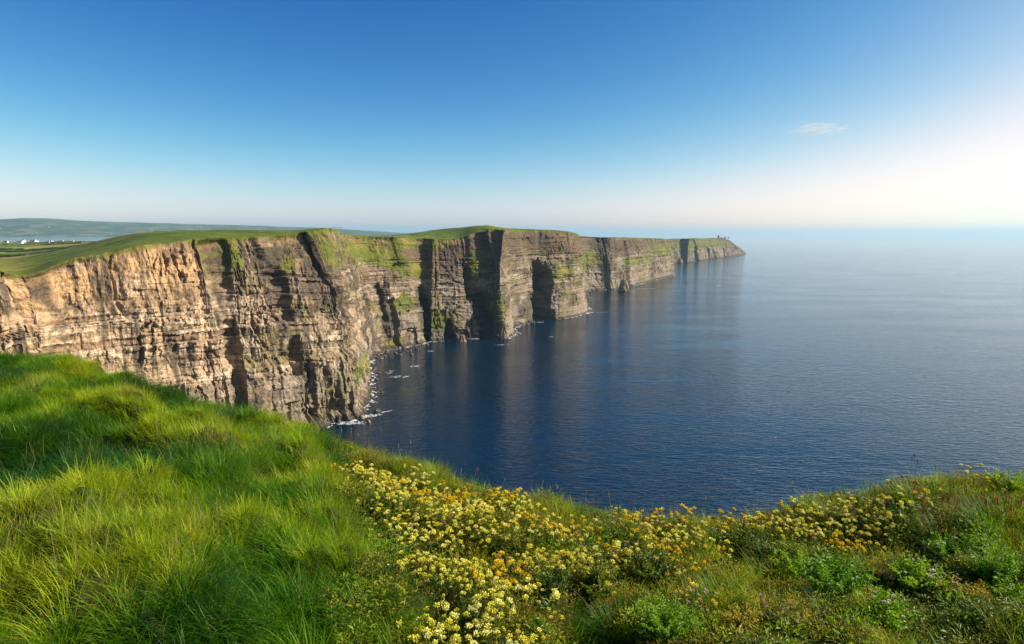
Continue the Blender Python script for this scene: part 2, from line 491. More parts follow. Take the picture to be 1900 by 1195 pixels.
# grassy lip running back from the rim
lipw = np.array([2.5, 7.0, 15.0, 30.0, 55.0])
LX = RX[:, None] - NX[:, None] * lipw[None] * 1.0
LY = RY[:, None] - NY[:, None] * lipw[None] * 1.0
LZ = land_z(LX, LY) + 0.5
LZ[:, -1] -= 6.0
_stp = max(1, nU // 900)
_pc = np.c_[np.r_[RX[::_stp], RX[-1], -9000, -9000], np.r_[RY[::_stp], RY[-1], 9000, 300]]
for k in range(1, len(lipw)):
    out_ = ~inside(LX[:, k], LY[:, k], _pc)
    out_ |= ~inside(LX[:, k] - NX * 6, LY[:, k] - NY * 6, _pc)
    for arr in (LX, LY, LZ):
        arr[out_, k] = arr[out_, k - 1]
    LZ[out_, k] -= 1.0
LZ[:, 0] = 0.5 * (LZ[:, 0] + HZ)

# ---- rock colours by bed, stain and place, darker along cracks
def c3(*v): return np.array(v, float)
tan, ochre, cream, brown, grey, dark = c3(.37, .265, .165), c3(.44, .275, .135), c3(.54, .44, .31), c3(.19, .13, .08), c3(.23, .195, .155), c3(.07, .056, .042)
moss, grassc, olive = c3(.085, .085, .018), c3(.11, .135, .014), c3(.13, .11, .03)
def flat(a): return np.broadcast_to(a, S2.shape).ravel()
def mixc(a, b, t): return a * (1 - t[:, None]) + b * t[:, None]
px, t, z = flat(PX2), flat(T2), flat(Z2)
s = flat(S2)
n1 = flat(fbm(S2 / 30, Z2 / 18, 101, 4)); n2 = flat(fbm(S2 / 5 / far, Z2 / 60 / far, 102, 3)); n3 = flat(fbm(S2 / 11, Z2 / 9, 103, 4)); n4 = flat(fbm(S2 / 90, Z2 / 60, 104, 3))
bb, blr, clr = flat(bh), flat(bl), flat(cl)
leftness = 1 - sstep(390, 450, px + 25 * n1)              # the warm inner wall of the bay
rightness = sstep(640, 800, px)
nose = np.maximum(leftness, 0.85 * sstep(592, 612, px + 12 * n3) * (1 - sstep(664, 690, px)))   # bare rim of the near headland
up_ = flat(upper); lo_ = flat(lower); mi_ = 1 - up_ - lo_
strata = flat(fbm(S2 / 70, ZB / 2.2, 105, 3))
col = np.repeat(tan[None], len(px), 0)
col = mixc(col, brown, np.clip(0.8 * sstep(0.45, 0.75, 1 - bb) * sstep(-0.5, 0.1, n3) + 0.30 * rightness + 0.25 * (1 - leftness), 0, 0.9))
col = mixc(col, cream, 0.9 * sstep(0.66, 0.80, bb) * sstep(-0.2, 0.2, n3) * (1 - up_ * 0.9))
col = mixc(col, cream * 1.05, 0.75 * (mi_ + 0.2) * sstep(0.22, 0.4, strata) * sstep(-0.2, 0.2, n4 + n1))
col = mixc(col, ochre, leftness * (0.25 + 0.65 * up_) * sstep(-0.4, 0.3, n1 + 0.1))
col = mixc(col, grey, lo_ * 0.75 * sstep(-0.4, 0.3, n4 + 0.5 * (clr - 0.5)) * (1 - 0.35 * leftness))
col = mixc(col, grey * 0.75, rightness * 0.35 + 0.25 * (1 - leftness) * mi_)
col = mixc(col, olive, np.clip(0.65 * sstep(0.0, 0.4, n1) * (1 - 0.75 * leftness), 0, 1))
col = mixc(col, moss * 0.9, np.clip(up_ * (1 - nose) * 0.85 * sstep(-0.4, 0.2, n3 + n4), 0, 1))
col = mixc(col, dark * 1.3, np.clip(up_ * (1 - nose) * (0.55 + 0.3 * rightness) * sstep(-0.3, 0.25, n2 + 0.3), 0, 1))
col = mixc(col, dark, np.clip(0.85 * sstep(0.08, 0.42, n2 + 0.3 * n1), 0, 0.85))
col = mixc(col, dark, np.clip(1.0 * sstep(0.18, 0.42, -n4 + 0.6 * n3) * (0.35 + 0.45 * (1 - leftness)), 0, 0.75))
col = mixc(col, dark * 0.7, np.clip(flat(np.clip(0.15 - ck, 0, 1) / 0.15) * 0.7, 0, 1))  # darker along the crack lines
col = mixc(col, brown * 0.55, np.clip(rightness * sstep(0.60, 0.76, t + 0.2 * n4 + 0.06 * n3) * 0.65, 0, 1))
# grass-grown shelves: (column, half width in columns, t, half height, slant)
GRASS = [(735, 46, 0.84, 0.10, -0.0030), (705, 26, 0.87, 0.11, 0.0), (765, 26, 0.74, 0.07, -0.004), (675, 10, 0.20, 0.05, 0), (768, 24, 0.77, 0.05, -0.003), (893, 15, 0.70, 0.12, -0.004), (815, 22, 0.22, 0.10, 0.0), (730, 14, 0.06, 0.05, 0), (760, 20, 0.40, 0.10, 0),
         (578, 24, 0.87, 0.055, 0.0006), (455, 30, 0.94, 0.10, 0), (1110, 26, 0.58, 0.12, -0.002), (1182, 22, 0.52, 0.10, 0.0), (1208, 12, 0.55, 0.09, 0), (1048, 16, 0.55, 0.10, 0), (920, 20, 0.30, 0.14, 0), (770, 50, 0.93, 0.05, 0.0), (820, 40, 0.95, 0.05, 0), (1300, 80, 0.72, 0.2, 0), (1280, 10, 0.6, 0.2, 0)]
gm = np.zeros(len(px))
for gpx, hw, gt, gh, sl in GRASS:
    dx_, dt_ = (px - gpx) / hw, (t - gt - sl * (px - gpx)) / gh
    gm = np.maximum(gm, sstep(0.55, -0.45, dx_ ** 2 + dt_ ** 2 - 0.9 + 1.6 * n3 + 1.2 * n2 + 0.8 * n1))
gcol = mixc(np.repeat(grassc[None] * 0.85, len(px), 0), c3(.17, .155, .025), sstep(-0.3, 0.4, n1 + n2))
col = mixc(col, gcol, np.clip(gm * 0.85, 0, 1))
col = mixc(col, c3(.20, .13, .07), sstep(0.945, 0.96, t + 0.02 * n3) * sstep(-0.2, 0.2, n1 + n2) * 0.7)
lip = sstep(0.974, 0.992, t + 0.025 * n3)
col = mixc(col, grassc * 0.8, lip * (1 - 0.2 * leftness))
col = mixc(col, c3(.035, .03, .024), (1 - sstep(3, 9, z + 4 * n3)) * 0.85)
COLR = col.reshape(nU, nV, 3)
lipc = np.repeat(np.repeat(grassc[None, None], nU, 0), len(lipw), 1) * (1 + 0.35 * fbm(LX / 12, LY / 12, 120, 3))[..., None]

M_ROCK = mat_attr('layered_rock', [0.35, 1.6], rough=0.95, bump=0.7, bump_scale=0.55, var=0.45, stretch=(1, 1, 1.3))
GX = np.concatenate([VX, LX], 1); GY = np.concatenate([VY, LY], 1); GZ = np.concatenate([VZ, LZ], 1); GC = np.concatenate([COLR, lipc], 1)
def split_u(p0, p1):
    return np.argmin(np.abs(C[:, 4] - p0)), np.argmin(np.abs(C[:, 4] - p1))
def ctrl(pxv, Yv): return int(np.argmin(np.abs(COAST[:, 0] - pxv) + np.abs(COAST[:, 1] - Yv)))
cuts = [0, ctrl(676, 730), ctrl(943, 1180), ctrl(1086, 1850), ctrl(1236, 3700), len(COAST) - 1]
for a, b, nm, lb in zip(cuts[:-1], cuts[1:], ['bay_cliff', 'sea_cliff', 'buttress_cliff', 'far_cliff', 'headland_cliff'],
                    ['sunlit ochre and brown layered cliff curving round the inner bay', 'cliff with grassy shelf and dark sea caves below the footpath neck',
                     'tall dark-topped cliff with one deep shadowed recess', 'grey cliff with green shelves half way up its face', 'hazy farthest headland cliff ending in a low point with a tower']):
    i0, i1 = split_u(a, b)
    i1 = min(i1 + 1, nU)
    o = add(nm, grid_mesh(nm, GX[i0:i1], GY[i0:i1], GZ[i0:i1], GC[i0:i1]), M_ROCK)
    tag(o, lb, kind='structure')

# ---- clifftop land: a fan-shaped sheet, kept back from the rim
pxs = np.arange(-260, 1392, 2.0)
ys = np.geomspace(430, 6700, 250)
PXg, YSg = np.meshgrid(pxs, ys, indexing='ij')
XG = (PXg - W0 / 2) / FPX * YSg * 1.0035
YG = YSg
poly = np.c_[np.r_[RX, -9000, -9000], np.r_[RY, 9000, 300]]
step = max(1, nU // 700)
polyc = np.c_[np.r_[RX[::step], RX[-1], -9000, -9000], np.r_[RY[::step], RY[-1], 9000, 300]]
ins = inside(XG, YG, polyc)
# distance from the rim, coarse
rimp = np.c_[RX[::step], RY[::step]]
dist = np.full(XG.shape, 1e9)
for i in range(0, len(rimp), 40):
    q = rimp[i:i + 40]
    dist = np.minimum(dist, np.sqrt(((XG[..., None] - q[:, 0]) ** 2 + (YG[..., None] - q[:, 1]) ** 2)).min(-1))
keepv = ins & (dist > 14 + 0.006 * YG)
ZG = land_z(XG, YG)
kq = keepv[:-1, :-1] & keepv[1:, :-1] & keepv[1:, 1:] & keepv[:-1, 1:]
# pasture colours: fields in the lowland, darker turf on the hill
cell = 150.0
wx, wy = XG + 30 * fbm(XG / 200, YG / 200, 131, 2), YG + 50 * fbm(XG / 220, YG / 220, 132, 2)
fi, fj = np.floor((wx + 0.3 * wy) / cell), np.floor((wy - 0.2 * wx) / (cell * 1.7))
fh = hash01(fi, fj, 0 * fi + 4)
hill = sstep(148, 160, ZG)
turf = c3(.085, .125, .012)[None, None] * (1 + 0.55 * fbm(XG / 22, YG / 50, 133, 4, 0.65))[..., None]
tw_ = sstep(0.15, 0.45, fbm(XG / 45, YG / 90, 135, 4, 0.6))[..., None] * 0.6
turf = turf * (1 - tw_) + c3(.17, .15, .045) * tw_
fcol = np.where(fh[..., None] < 0.35, c3(.17, .20, .025), np.where(fh[..., None] < 0.6, c3(.30, .26, .05), np.where(fh[..., None] < 0.8, c3(.10, .15, .02), c3(.22, .22, .04))))
fcol = fcol * (1 + 0.3 * fbm(XG / 25, YG / 60, 134, 3))[..., None]
LC = fcol * (1 - hill[..., None]) + turf * hill[..., None]
M_TURF = mat_attr('pasture_turf', [0.06, 0.4], rough=1.0, bump=1.2, bump_scale=0.25, var=0.45)
land = add('clifftop_land', grid_mesh('clifftop_land', XG, YG, ZG, LC, kq, smooth=True), M_TURF)
tag(land, kind='structure')

# ---- the bay and hills beyond the pasture
bay_x = np.linspace(-16000, 5000, 60); bay_y = np.geomspace(2900, 13500, 40)
BX, BY = np.meshgrid(bay_x, bay_y, indexing='ij')
M_BAY = make_sea_mat('bay_water', [(0.05, (1, 2.0, 1), 0.7, 1.2, 2)], (0.012, 0.07, 0.17, 1))
bay = add('bay_water', grid_mesh('bay_water', BX, BY, 0 * BX + 138.0, smooth=True,
          keep=(BX[:-1, :-1] < (-0.18 * BY[:-1, :-1]))), M_BAY)
tag(bay, kind='structure')
hp = np.arange(-700, 961, 3.0)
sky_px = [-700, -200, 0, 60, 110, 150, 200, 300, 400, 600, 760, 850, 900, 960]
sky_py = [412, 409, 408, 405.5, 406.5, 410, 412, 414, 417, 423, 433, 440, 446, 452]
top = np.interp(hp, sky_px, sky_py) + 0.7 * fbm(hp / 60, 0 * hp, 141, 4)
rows = [(10500, 0.0), (11000, 0.12), (11800, 0.35), (12800, 0.62), (14000, 0.85), (15000, 1.0), (16000, 0.95), (17500, 0.5), (19000, -0.3)]
HX, HY, HZ2 = [], [], []
for k in range(33):
    f = k / 32 * (len(rows) - 1); i = min(int(f), len(rows) - 2); w = f - i
    Yr = rows[i][0] * (1 - w) + rows[i + 1][0] * w; fr = rows[i][1] * (1 - w) + rows[i + 1][1] * w
    zt = CAM_Z + (HOR - top) * 15000 / FPX
    x_ = (hp - W0 / 2) / FPX * Yr
    z_ = 134 + (zt - 134) * fr + 16 * fbm(x_ / 900, Yr / 700 + 0 * x_, 143, 4) * (1 - abs(fr - 0.5) * 1.2)
    HX.append(x_); HY.append(0 * x_ + Yr); HZ2.append(z_)
HX, HY, HZ2 = np.array(HX), np.array(HY), np.array(HZ2)
ff = hash01(np.floor((HX + 90 * fbm(HX / 500, HY / 500, 145, 2)) / 260), np.floor(HY / 230), 0 * HX + 9)
HC = np.where(ff[..., None] < 0.4, c3(.045, .085, .045), np.where(ff[..., None] < 0.75, c3(.07, .11, .06), c3(.13, .15, .08)))  # bluish cast mixed into the greens, standing in for distance haze
hills = add('far_hills', grid_mesh('far_hills', HX, HY, HZ2, HC, smooth=True), mat_attr('hill_pasture', [0.004], rough=1.0, var=0.4))
tag(hills, kind='structure')

# ================================================================== the near headland: ground under the plants
# (column, row, eye height above ground) read off the photograph; first ten lie on the edge of the drop
EDGE = [(-260, 640, 2.75), (0, 668, 2.62), (250, 712, 2.78), (500, 788, 2.95), (640, 832, 3.0), (850, 892, 3.05), (1000, 936, 3.12), (1160, 955, 3.15), (1320, 968, 3.15), (1450, 952, 3.05), (1600, 915, 2.95), (1750, 902, 2.9), (1900, 897, 2.85), (2200, 895, 2.8)]
MIDG = [(0, 1195, 2.25), (475, 1195, 2.32), (950, 1195, 2.5), (1425, 1195, 2.6), (1900, 1195, 2.55), (0, 900, 2.4), (300, 850, 2.5), (300, 1000, 2.35), (600, 950, 2.55), (700, 1050, 2.5),
        (950, 1050, 2.72), (1250, 1080, 2.8), (1600, 1050, 2.75), (1850, 1000, 2.7), (2200, 1100, 2.6), (-300, 1000, 2.3)]
def hit(px, py, h):
    x, y, z = ray(px, py); t = h / -z
    return np.c_[x * t, y * t]
_E, _G = np.array(EDGE, float), np.array(EDGE + MIDG, float)
EP = hit(*_E.T); GP = np.vstack([hit(*_G.T), [[0, -3], [-6, -4], [6, -4]]]); GH = np.r_[_G[:, 2], 2.1, 2.0, 2.3]
_Kg = _tps(((GP[:, None] - GP[None]) ** 2).sum(-1)) + 0.3 * np.eye(len(GP))
_Ag = np.block([[_Kg, np.c_[np.ones(len(GP)), GP]], [np.c_[np.ones(len(GP)), GP].T, np.zeros((3, 3))]])
_sg = np.linalg.solve(_Ag, np.r_[GH, 0, 0, 0])
e_az, e_r = np.arctan2(EP[:, 0], EP[:, 1]), np.hypot(EP[:, 0], EP[:, 1])
_az = np.r_[-math.pi, R(-120), R(-90), R(-65), e_az, R(62), R(90), R(120), math.pi]
_rr = np.r_[400, 400, 300, 60, e_r, 10.5, 60, 300, 400]

def rim_r(a):
    r = np.interp(a, _az, _rr)
    return r + np.clip(r, 0, 14) / 14 * 0.35 * fbm(a * 9, 0 * a + 2, 201, 3)

ZC = [None]
def zone_left(x, y):
    """1 in the long grass on the left, 0 among the flowers and shrubs."""
    return sstep(0.32, -0.32, x + 0.25 * fbm(x / 0.5, y / 0.5, 225, 2) - np.interp(y, [2.5, 3.9, 5.0, 7.0, 9.5], [-0.95, -1.08, -1.3, -1.95, -2.75]))

def ridge(x, y):
    q, p = x * 0.60 + y * 0.80, x * 0.80 - y * 0.60
    return fbm(q / 1.0 + 0.5 * fbm(q, p / 1.5, 211, 2), p / 2.6, 212, 3)

def ground_z(x, y, rough=True):
    x = np.asarray(x, float); y = np.asarray(y, float)
    p = np.stack([x.ravel(), y.ravel()], -1)
    pc = p * np.minimum(1, 16 / np.maximum(np.hypot(*p.T), 1e-6))[:, None]
    pc[:, 1] = np.maximum(pc[:, 1], -3)
    h = np.empty(len(p))
    for i in range(0, len(p), 40000):
        q = pc[i:i + 40000]
        h[i:i + 40000] = _tps(((q[:, None] - GP[None]) ** 2).sum(-1)) @ _sg[:-3] + _sg[-3] + q @ _sg[-2:]
    h = np.clip(h, 1.7, 3.6).reshape(x.shape)
    z = CAM_Z - h
    if rough:
        zl = zone_left(x, y)
        z = z + zl * (0.52 * ridge(x, y) + 0.17 * fbm(x / 0.5, y / 0.5, 224, 2)) + (1 - zl) * (0.20 * fbm(x / 0.5, y / 0.5, 221, 3) + 0.08 * fbm(x / 1.6, y / 1.6, 222, 2)) + 0.02 * fbm(x / 0.12, y / 0.12, 223, 2)
    r, a = np.hypot(x, y), np.arctan2(x, y)
    over = np.maximum(0, r - rim_r(a) + 0.25)
    return z - 0.55 * over ** 1.6 - 0.3 * over

ga = np.radians(np.arange(-62, 62.01, 0.25)); gr = np.concatenate([np.linspace(0.08, 1.0, 170), np.linspace(1.02, 1.45, 22)])
GA, GR = np.meshgrid(ga, gr, indexing='ij')
GRr = GR * rim_r(GA)
gx, gy = GRr * np.sin(GA), GRr * np.cos(GA)
soil = c3(.035, .030, .012)[None, None] * (1 + 0.5 * fbm(gx / 0.3, gy / 0.3, 231, 4))[..., None]
soil = soil * (1 - 0.55 * zone_left(gx, gy)[..., None]) + 0.55 * zone_left(gx, gy)[..., None] * c3(.04, .06, .008)
fg = add('clifftop_ground', grid_mesh('clifftop_ground', gx, gy, ground_z(gx, gy), soil, smooth=True), mat_attr('peaty_soil', [3.0, 14.0], rough=1.0, bump=0.03, bump_scale=20, var=0.5))
tag(fg, kind='structure')

# the rest of the headland below and behind the viewer
na = np.radians(np.arange(-180, 180.1, 3.0))
nr = np.r_[0.0, 0.3, 0.6, 0.85, 0.96]
NA, NR = np.meshgrid(na, np.arange(len(nr) + 9), indexing='ij')
rr0 = np.interp(NA, _az, _rr)
frac = np.r_[nr, np.ones(9)]; dz = np.r_[np.zeros(5), 6, 20, 40, 62, 85, 110, 135, 158, 181]; dr = np.r_[np.zeros(5), 3.2, 7, 12, 18, 24, 32, 42, 52, 60]
rad_ = rr0 * frac[NR] + dr[NR] * (1 + 0.3 * vnoise(NA * 6, NR / 2.0, 241))
nx_, ny_ = rad_ * np.sin(NA), rad_ * np.cos(NA)
nz_ = ground_z(rr0 * frac[NR] * np.sin(NA) * 0.999, rr0 * frac[NR] * np.cos(NA) * 0.999, False) - 0.75 - dz[NR]
nz_ = np.where(NR < 5, ground_z(nx_ * 0.97, ny_ * 0.97, False) - 0.75, nz_)
ncol = np.where((NR < 6)[..., None], c3(.06, .08, .012), c3(.2, .14, .08)) * (1 + 0.3 * vnoise(NA * 20, NR * 1.0, 242))[..., None]
nh = add('near_headland', grid_mesh('near_headland', nx_, ny_, nz_, ncol), M_ROCK)
tag(nh, kind='structure')

# ================================================================== plant pieces
def blade_arrays(n, radius, lmin, lmax, width, tilt0, tilt1, droop, lean=(0.75, -0.45), leanw=0.8, segs=4, seed=0):
    g = np.random.default_rng(seed)
    rr = radius * np.sqrt(g.uniform(0, 1, n)); th = g.uniform(0, 2 * math.pi, n)
    bx, by = rr * np.cos(th), rr * np.sin(th)
    dx = np.cos(th) * (0.35 + rr / max(radius, 1e-6)) + lean[0] * leanw + g.normal(0, 0.45, n)
    dy = np.sin(th) * (0.35 + rr / max(radius, 1e-6)) + lean[1] * leanw + g.normal(0, 0.45, n)
    dl = np.hypot(dx, dy) + 1e-6; dx, dy = dx / dl, dy / dl
    L = g.uniform(lmin, lmax, n); tl_ = np.radians(g.uniform(tilt0, tilt1, n)); dr_ = np.radians(g.uniform(0.4, 1.0, n) * droop)
    tw = g.normal(0, 0.5, n)
    sx, sy = -dy * np.cos(tw) + dx * np.sin(tw) * 0.5, dx * np.cos(tw) + dy * np.sin(tw) * 0.5
    w = width * g.uniform(0.6, 1.3, n)
    V = []
    X, Y, Z = bx.copy(), by.copy(), np.zeros(n) - 0.03
    for k in range(segs + 1):
        t_ = k / segs
        wk = w * (1 - t_) ** 0.6 * (0.75 + 0.25 * min(1, t_ * 4))
        if k < segs:
            V.append(np.c_[X - sx * wk / 2, Y - sy * wk / 2, Z]); V.append(np.c_[X + sx * wk / 2, Y + sy * wk / 2, Z])
        else:
            V.append(np.c_[X, Y, Z])
        a_ = tl_ + dr_ * (t_ + 0.5 / segs)
        X = X + dx * np.sin(a_) * L / segs; Y = Y + dy * np.sin(a_) * L / segs; Z = Z + np.cos(a_) * L / segs
    nv = 2 * segs + 1
    verts = np.stack(V, 1).reshape(-1, 3)
    base = np.arange(n)[:, None] * nv
    quads = np.concatenate([base + np.array([2 * k, 2 * k + 1, 2 * k + 3, 2 * k + 2])[None] for k in range(segs - 1)], 0)
    tris = base + np.array([2 * segs - 2, 2 * segs - 1, 2 * segs])[None]
    return verts, quads, tris

def mesh_qt(name, parts):
    """Join (verts, quads, tris) triples into one mesh."""
    V, Q, T_, o = [], [], [], 0
    for v, q, t_ in parts:
        V.append(v); Q.append(np.asarray(q).reshape(-1, 4) + o); T_.append(np.asarray(t_).reshape(-1, 3) + o); o += len(v)
    V, Q, T_ = np.vstack(V), np.vstack(Q).astype(int), np.vstack(T_).astype(int)
    return mesh_from(name, V, np.r_[Q.ravel(), T_.ravel()], np.r_[np.full(len(Q), 4), np.full(len(T_), 3)])

def leaf_arrays(pos, dirs, ups, length, width, fold=0.25):
    """Pointed leaves folded along the midrib: 4 triangles each."""
    n = len(pos)
    d = dirs / (np.linalg.norm(dirs, axis=1, keepdims=True) + 1e-9)
    sd = np.cross(d, ups); sd /= (np.linalg.norm(sd, axis=1, keepdims=True) + 1e-9)
    up = np.cross(sd, d)
    L = np.asarray(length).reshape(-1, 1) * np.ones((n, 1)); Wd = np.asarray(width).reshape(-1, 1) * np.ones((n, 1))
    m = pos + d * L * 0.45 - up * L * 0.04
    tip = pos + d * L - up * L * 0.16
    l = m + sd * Wd / 2 + up * Wd * fold; r = m - sd * Wd / 2 + up * Wd * fold
    V = np.stack([pos, l, r, m, tip], 1).reshape(-1, 3)
    b = np.arange(n)[:, None] * 5
    T_ = np.concatenate([b + np.array([[0, 3, 1]]), b + np.array([[0, 2, 3]]), b + np.array([[1, 3, 4]]), b + np.array([[3, 2, 4]])], 0)
    return V, np.zeros((0, 4), int), T_

def tube_arrays(path, radii, sides=4):
    path = np.asarray(path, float); k = len(path)
    tg = np.gradient(path, axis=0); tg /= (np.linalg.norm(tg, axis=1, keepdims=True) + 1e-9)
    u = np.cross(tg, [0.31, 0.95, 0.1]); u /= (np.linalg.norm(u, axis=1, keepdims=True) + 1e-9)
    v = np.cross(tg, u)
    an = np.arange(sides) / sides * 2 * math.pi
    rr = np.asarray(radii, float).reshape(-1, 1, 1) * np.ones((k, 1, 1))
    V = path[:, None] + rr * (u[:, None] * np.cos(an)[None, :, None] + v[:, None] * np.sin(an)[None, :, None])
    Q = [[i * sides + j, i * sides + (j + 1) % sides, (i + 1) * sides + (j + 1) % sides, (i + 1) * sides + j] for i in range(k - 1) for j in range(sides)]
    T_ = [[(k - 1) * sides, (k - 1) * sides + j, (k - 1) * sides + j + 1] for j in range(1, sides - 1)]
    return V.reshape(-1, 3), np.array(Q), np.array(T_)

def floret_arrays(centre, rad, n, seed, flat=0.7, size=0.45):
    """Dome of small tapered florets round a centre."""
    g = np.random.default_rng(seed)
    i = np.arange(n) + 0.5
    ph = np.arccos(1 - 1.35 * i / n); th = math.pi * (1 + 5 ** 0.5) * i
    d = np.c_[np.cos(th) * np.sin(ph), np.sin(th) * np.sin(ph), np.cos(ph) * flat + 0.15]
    d += g.normal(0, 0.08, d.shape)
    p0 = centre + d * rad * 0.35
    p1 = centre + d * rad * g.uniform(0.85, 1.12, (n, 1))
    u = np.cross(d, [0.2, 0.3, 0.93]); u /= (np.linalg.norm(u, axis=1, keepdims=True) + 1e-9); v = np.cross(d, u)
    w = rad * size * 0.5
    V = np.stack([p0, p1 * 0.75 + p0 * 0.25 + u * w, p1 * 0.75 + p0 * 0.25 - u * w * 0.5 + v * w * 0.86, p1 * 0.75 + p0 * 0.25 - u * w * 0.5 - v * w * 0.86, p1], 1).reshape(-1, 3)
    b = np.arange(n)[:, None] * 5
    T_ = np.concatenate([b + np.array([q]) for q in ([0, 1, 2], [0, 2, 3], [0, 3, 1], [4, 2, 1], [4, 3, 2], [4, 1, 3])], 0)
    return V, np.zeros((0, 4), int), T_

# plant materials
M_GRASS = mat_leaf('grass_blade', [(0.05, (.020, .090, .004)), (0.35, (.065, .200, .005)), (0.65, (.135, .28, .006)), (0.95, (.25, .36, .010))], trans=0.5, rough=0.5)
M_SUNTINT = mat_leaf('sunny_grass', [(0.1, (.15, .28, .006)), (0.5, (.27, .38, .008)), (0.9, (.44, .44, .03))], trans=0.5, rough=0.55)  # yellow-green with a sunlit tone put into the blade colour
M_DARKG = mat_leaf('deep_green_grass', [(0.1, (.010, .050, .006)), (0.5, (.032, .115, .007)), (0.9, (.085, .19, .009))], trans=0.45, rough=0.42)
M_STRAW = mat_leaf('straw_stalk', [(0.1, (.15, .11, .04)), (0.9, (.36, .28, .13))], trans=0.25, rough=0.8, hue_noise=0.2)
M_LEAF = mat_leaf('herb_leaf', [(0.1, (.025, .060, .008)), (0.45, (.10, .15, .010)), (0.75, (.23, .25, .012)), (0.95, (.34, .29, .02))], trans=0.35, rough=0.5, world_scale=2.2)
M_FERN = mat_leaf('bright_leaf', [(0.1, (.10, .25, .010)), (0.9, (.28, .42, .014))], trans=0.45, rough=0.5, world_scale=3)
M_OLIVE = mat_leaf('olive_leaf', [(0.1, (.11, .13, .012)), (0.5, (.26, .25, .018)), (0.9, (.42, .33, .03))], trans=0.3, rough=0.7, world_scale=3)
M_BROWN = mat_leaf('russet_leaf', [(0.1, (.12, .05, .018)), (0.9, (.30, .15, .045))], trans=0.2, rough=0.8, world_scale=3)
M_YEL = mat_leaf('yellow_petal', [(0.05, (.62, .54, .015)), (0.5, (.80, .76, .10)), (0.95, (.85, .84, .34))], trans=0.3, rough=0.7, hue_noise=0.25)
M_YEL2 = mat_leaf('golden_petal', [(0.1, (.74, .52, .004)), (0.9, (.84, .66, .010))], trans=0.3, rough=0.7, hue_noise=0.2)
M_FADED = mat_leaf('faded_petal', [(0.1, (.22, .12, .04)), (0.9, (.42, .28, .10))], trans=0.2, rough=0.9, hue_noise=0.2)
M_PINK = mat_leaf('pale_pink_petal', [(0.1, (.45, .30, .26)), (0.9, (.66, .54, .46))], trans=0.3, rough=0.8, hue_noise=0.2)
M_RED = mat_leaf('rust_red_seed', [(0.1, (.40, .085, .025)), (0.9, (.60, .20, .06))], trans=0.2, rough=0.8, hue_noise=0.2)
M_WHITE = mat_leaf('white_petal', [(0.1, (.55, .52, .44)), (0.9, (.75, .73, .66))], trans=0.3, rough=0.8, hue_noise=0.2)

def scatter(name, protos, x, y, scale, seed, yaw=None, zoff=0.0, tilt=0.12, pick=None):
    """One uncountable mass of plants: points with Instance-on-Points over a hidden stock of clumps."""
    g = np.random.default_rng(seed)
    n = len(x)
    me = bpy.data.meshes.new(name)
    me.vertices.add(n)
    me.vertices.foreach_set('co', np.c_[x, y, ground_z(x, y) + zoff].astype(np.float32).ravel())
    rot = np.c_[g.normal(0, tilt, n), g.normal(0, tilt, n), g.uniform(-math.pi, math.pi, n) if yaw is None else g.normal(0, yaw, n)].astype(np.float32)
    a = me.attributes.new('rot', 'FLOAT_VECTOR', 'POINT'); a.data.foreach_set('vector', rot.ravel())
    a = me.attributes.new('scl', 'FLOAT', 'POINT'); a.data.foreach_set('value', np.asarray(scale, np.float32) * np.ones(n, np.float32))
    a = me.attributes.new('pick', 'INT', 'POINT'); a.data.foreach_set('value', (g.integers(0, len(protos), n) if pick is None else pick).astype(np.int32))
    o = add(name, me)
    stock = bpy.data.collections.new(name + '_stock')
    for k, (pm, mat) in enumerate(protos):
        po = bpy.data.objects.new('%s_clump_%02d' % (name, k), pm)
        if not pm.materials: pm.materials.append(mat)
        stock.objects.link(po)
    ng = bpy.data.node_groups.new(name, 'GeometryNodeTree')
    ng.interface.new_socket('Geometry', in_out='INPUT', socket_type='NodeSocketGeometry')
    ng.interface.new_socket('Geometry', in_out='OUTPUT', socket_type='NodeSocketGeometry')
    N, L = ng.nodes, ng.links
    gi, go = N.new('NodeGroupInput'), N.new('NodeGroupOutput')
    ci = N.new('GeometryNodeCollectionInfo'); ci.inputs['Collection'].default_value = stock
    ci.inputs['Separate Children'].default_value = True; ci.inputs['Reset Children'].default_value = True
    ip = N.new('GeometryNodeInstanceOnPoints'); ip.inputs['Pick Instance'].default_value = True
    def attr(nm, dt):
        q = N.new('GeometryNodeInputNamedAttribute'); q.data_type = dt; q.inputs['Name'].default_value = nm
        return q.outputs['Attribute']
    e2r = N.new('FunctionNodeEulerToRotation')
    L.new(attr('rot', 'FLOAT_VECTOR'), e2r.inputs[0])
    L.new(gi.outputs[0], ip.inputs['Points']); L.new(ci.outputs[0], ip.inputs['Instance'])
    L.new(e2r.outputs[0], ip.inputs['Rotation']); L.new(attr('scl', 'FLOAT'), ip.inputs['Scale']); L.new(attr('pick', 'INT'), ip.inputs['Instance Index'])
    L.new(ip.outputs[0], go.inputs[0])
    md = o.modifiers.new('scatter', 'NODES'); md.node_group = ng
    return tag(o, kind='stuff')

RG = np.random.default_rng(42)
def sample_plan(n, amin=-56, amax=56, rmin=1.5, over=0.45):
    """Random spots on the headland, evenly per square metre."""
    n = int(n * 1.19)
    a = np.radians(RG.uniform(amin, amax, n)); rmax = rim_r(a) + over
    r = np.sqrt(RG.uniform(0, 1, n)) * 20
    k = (r > rmin) & (r < rmax)
    return r[k] * np.sin(a[k]), r[k] * np.cos(a[k])

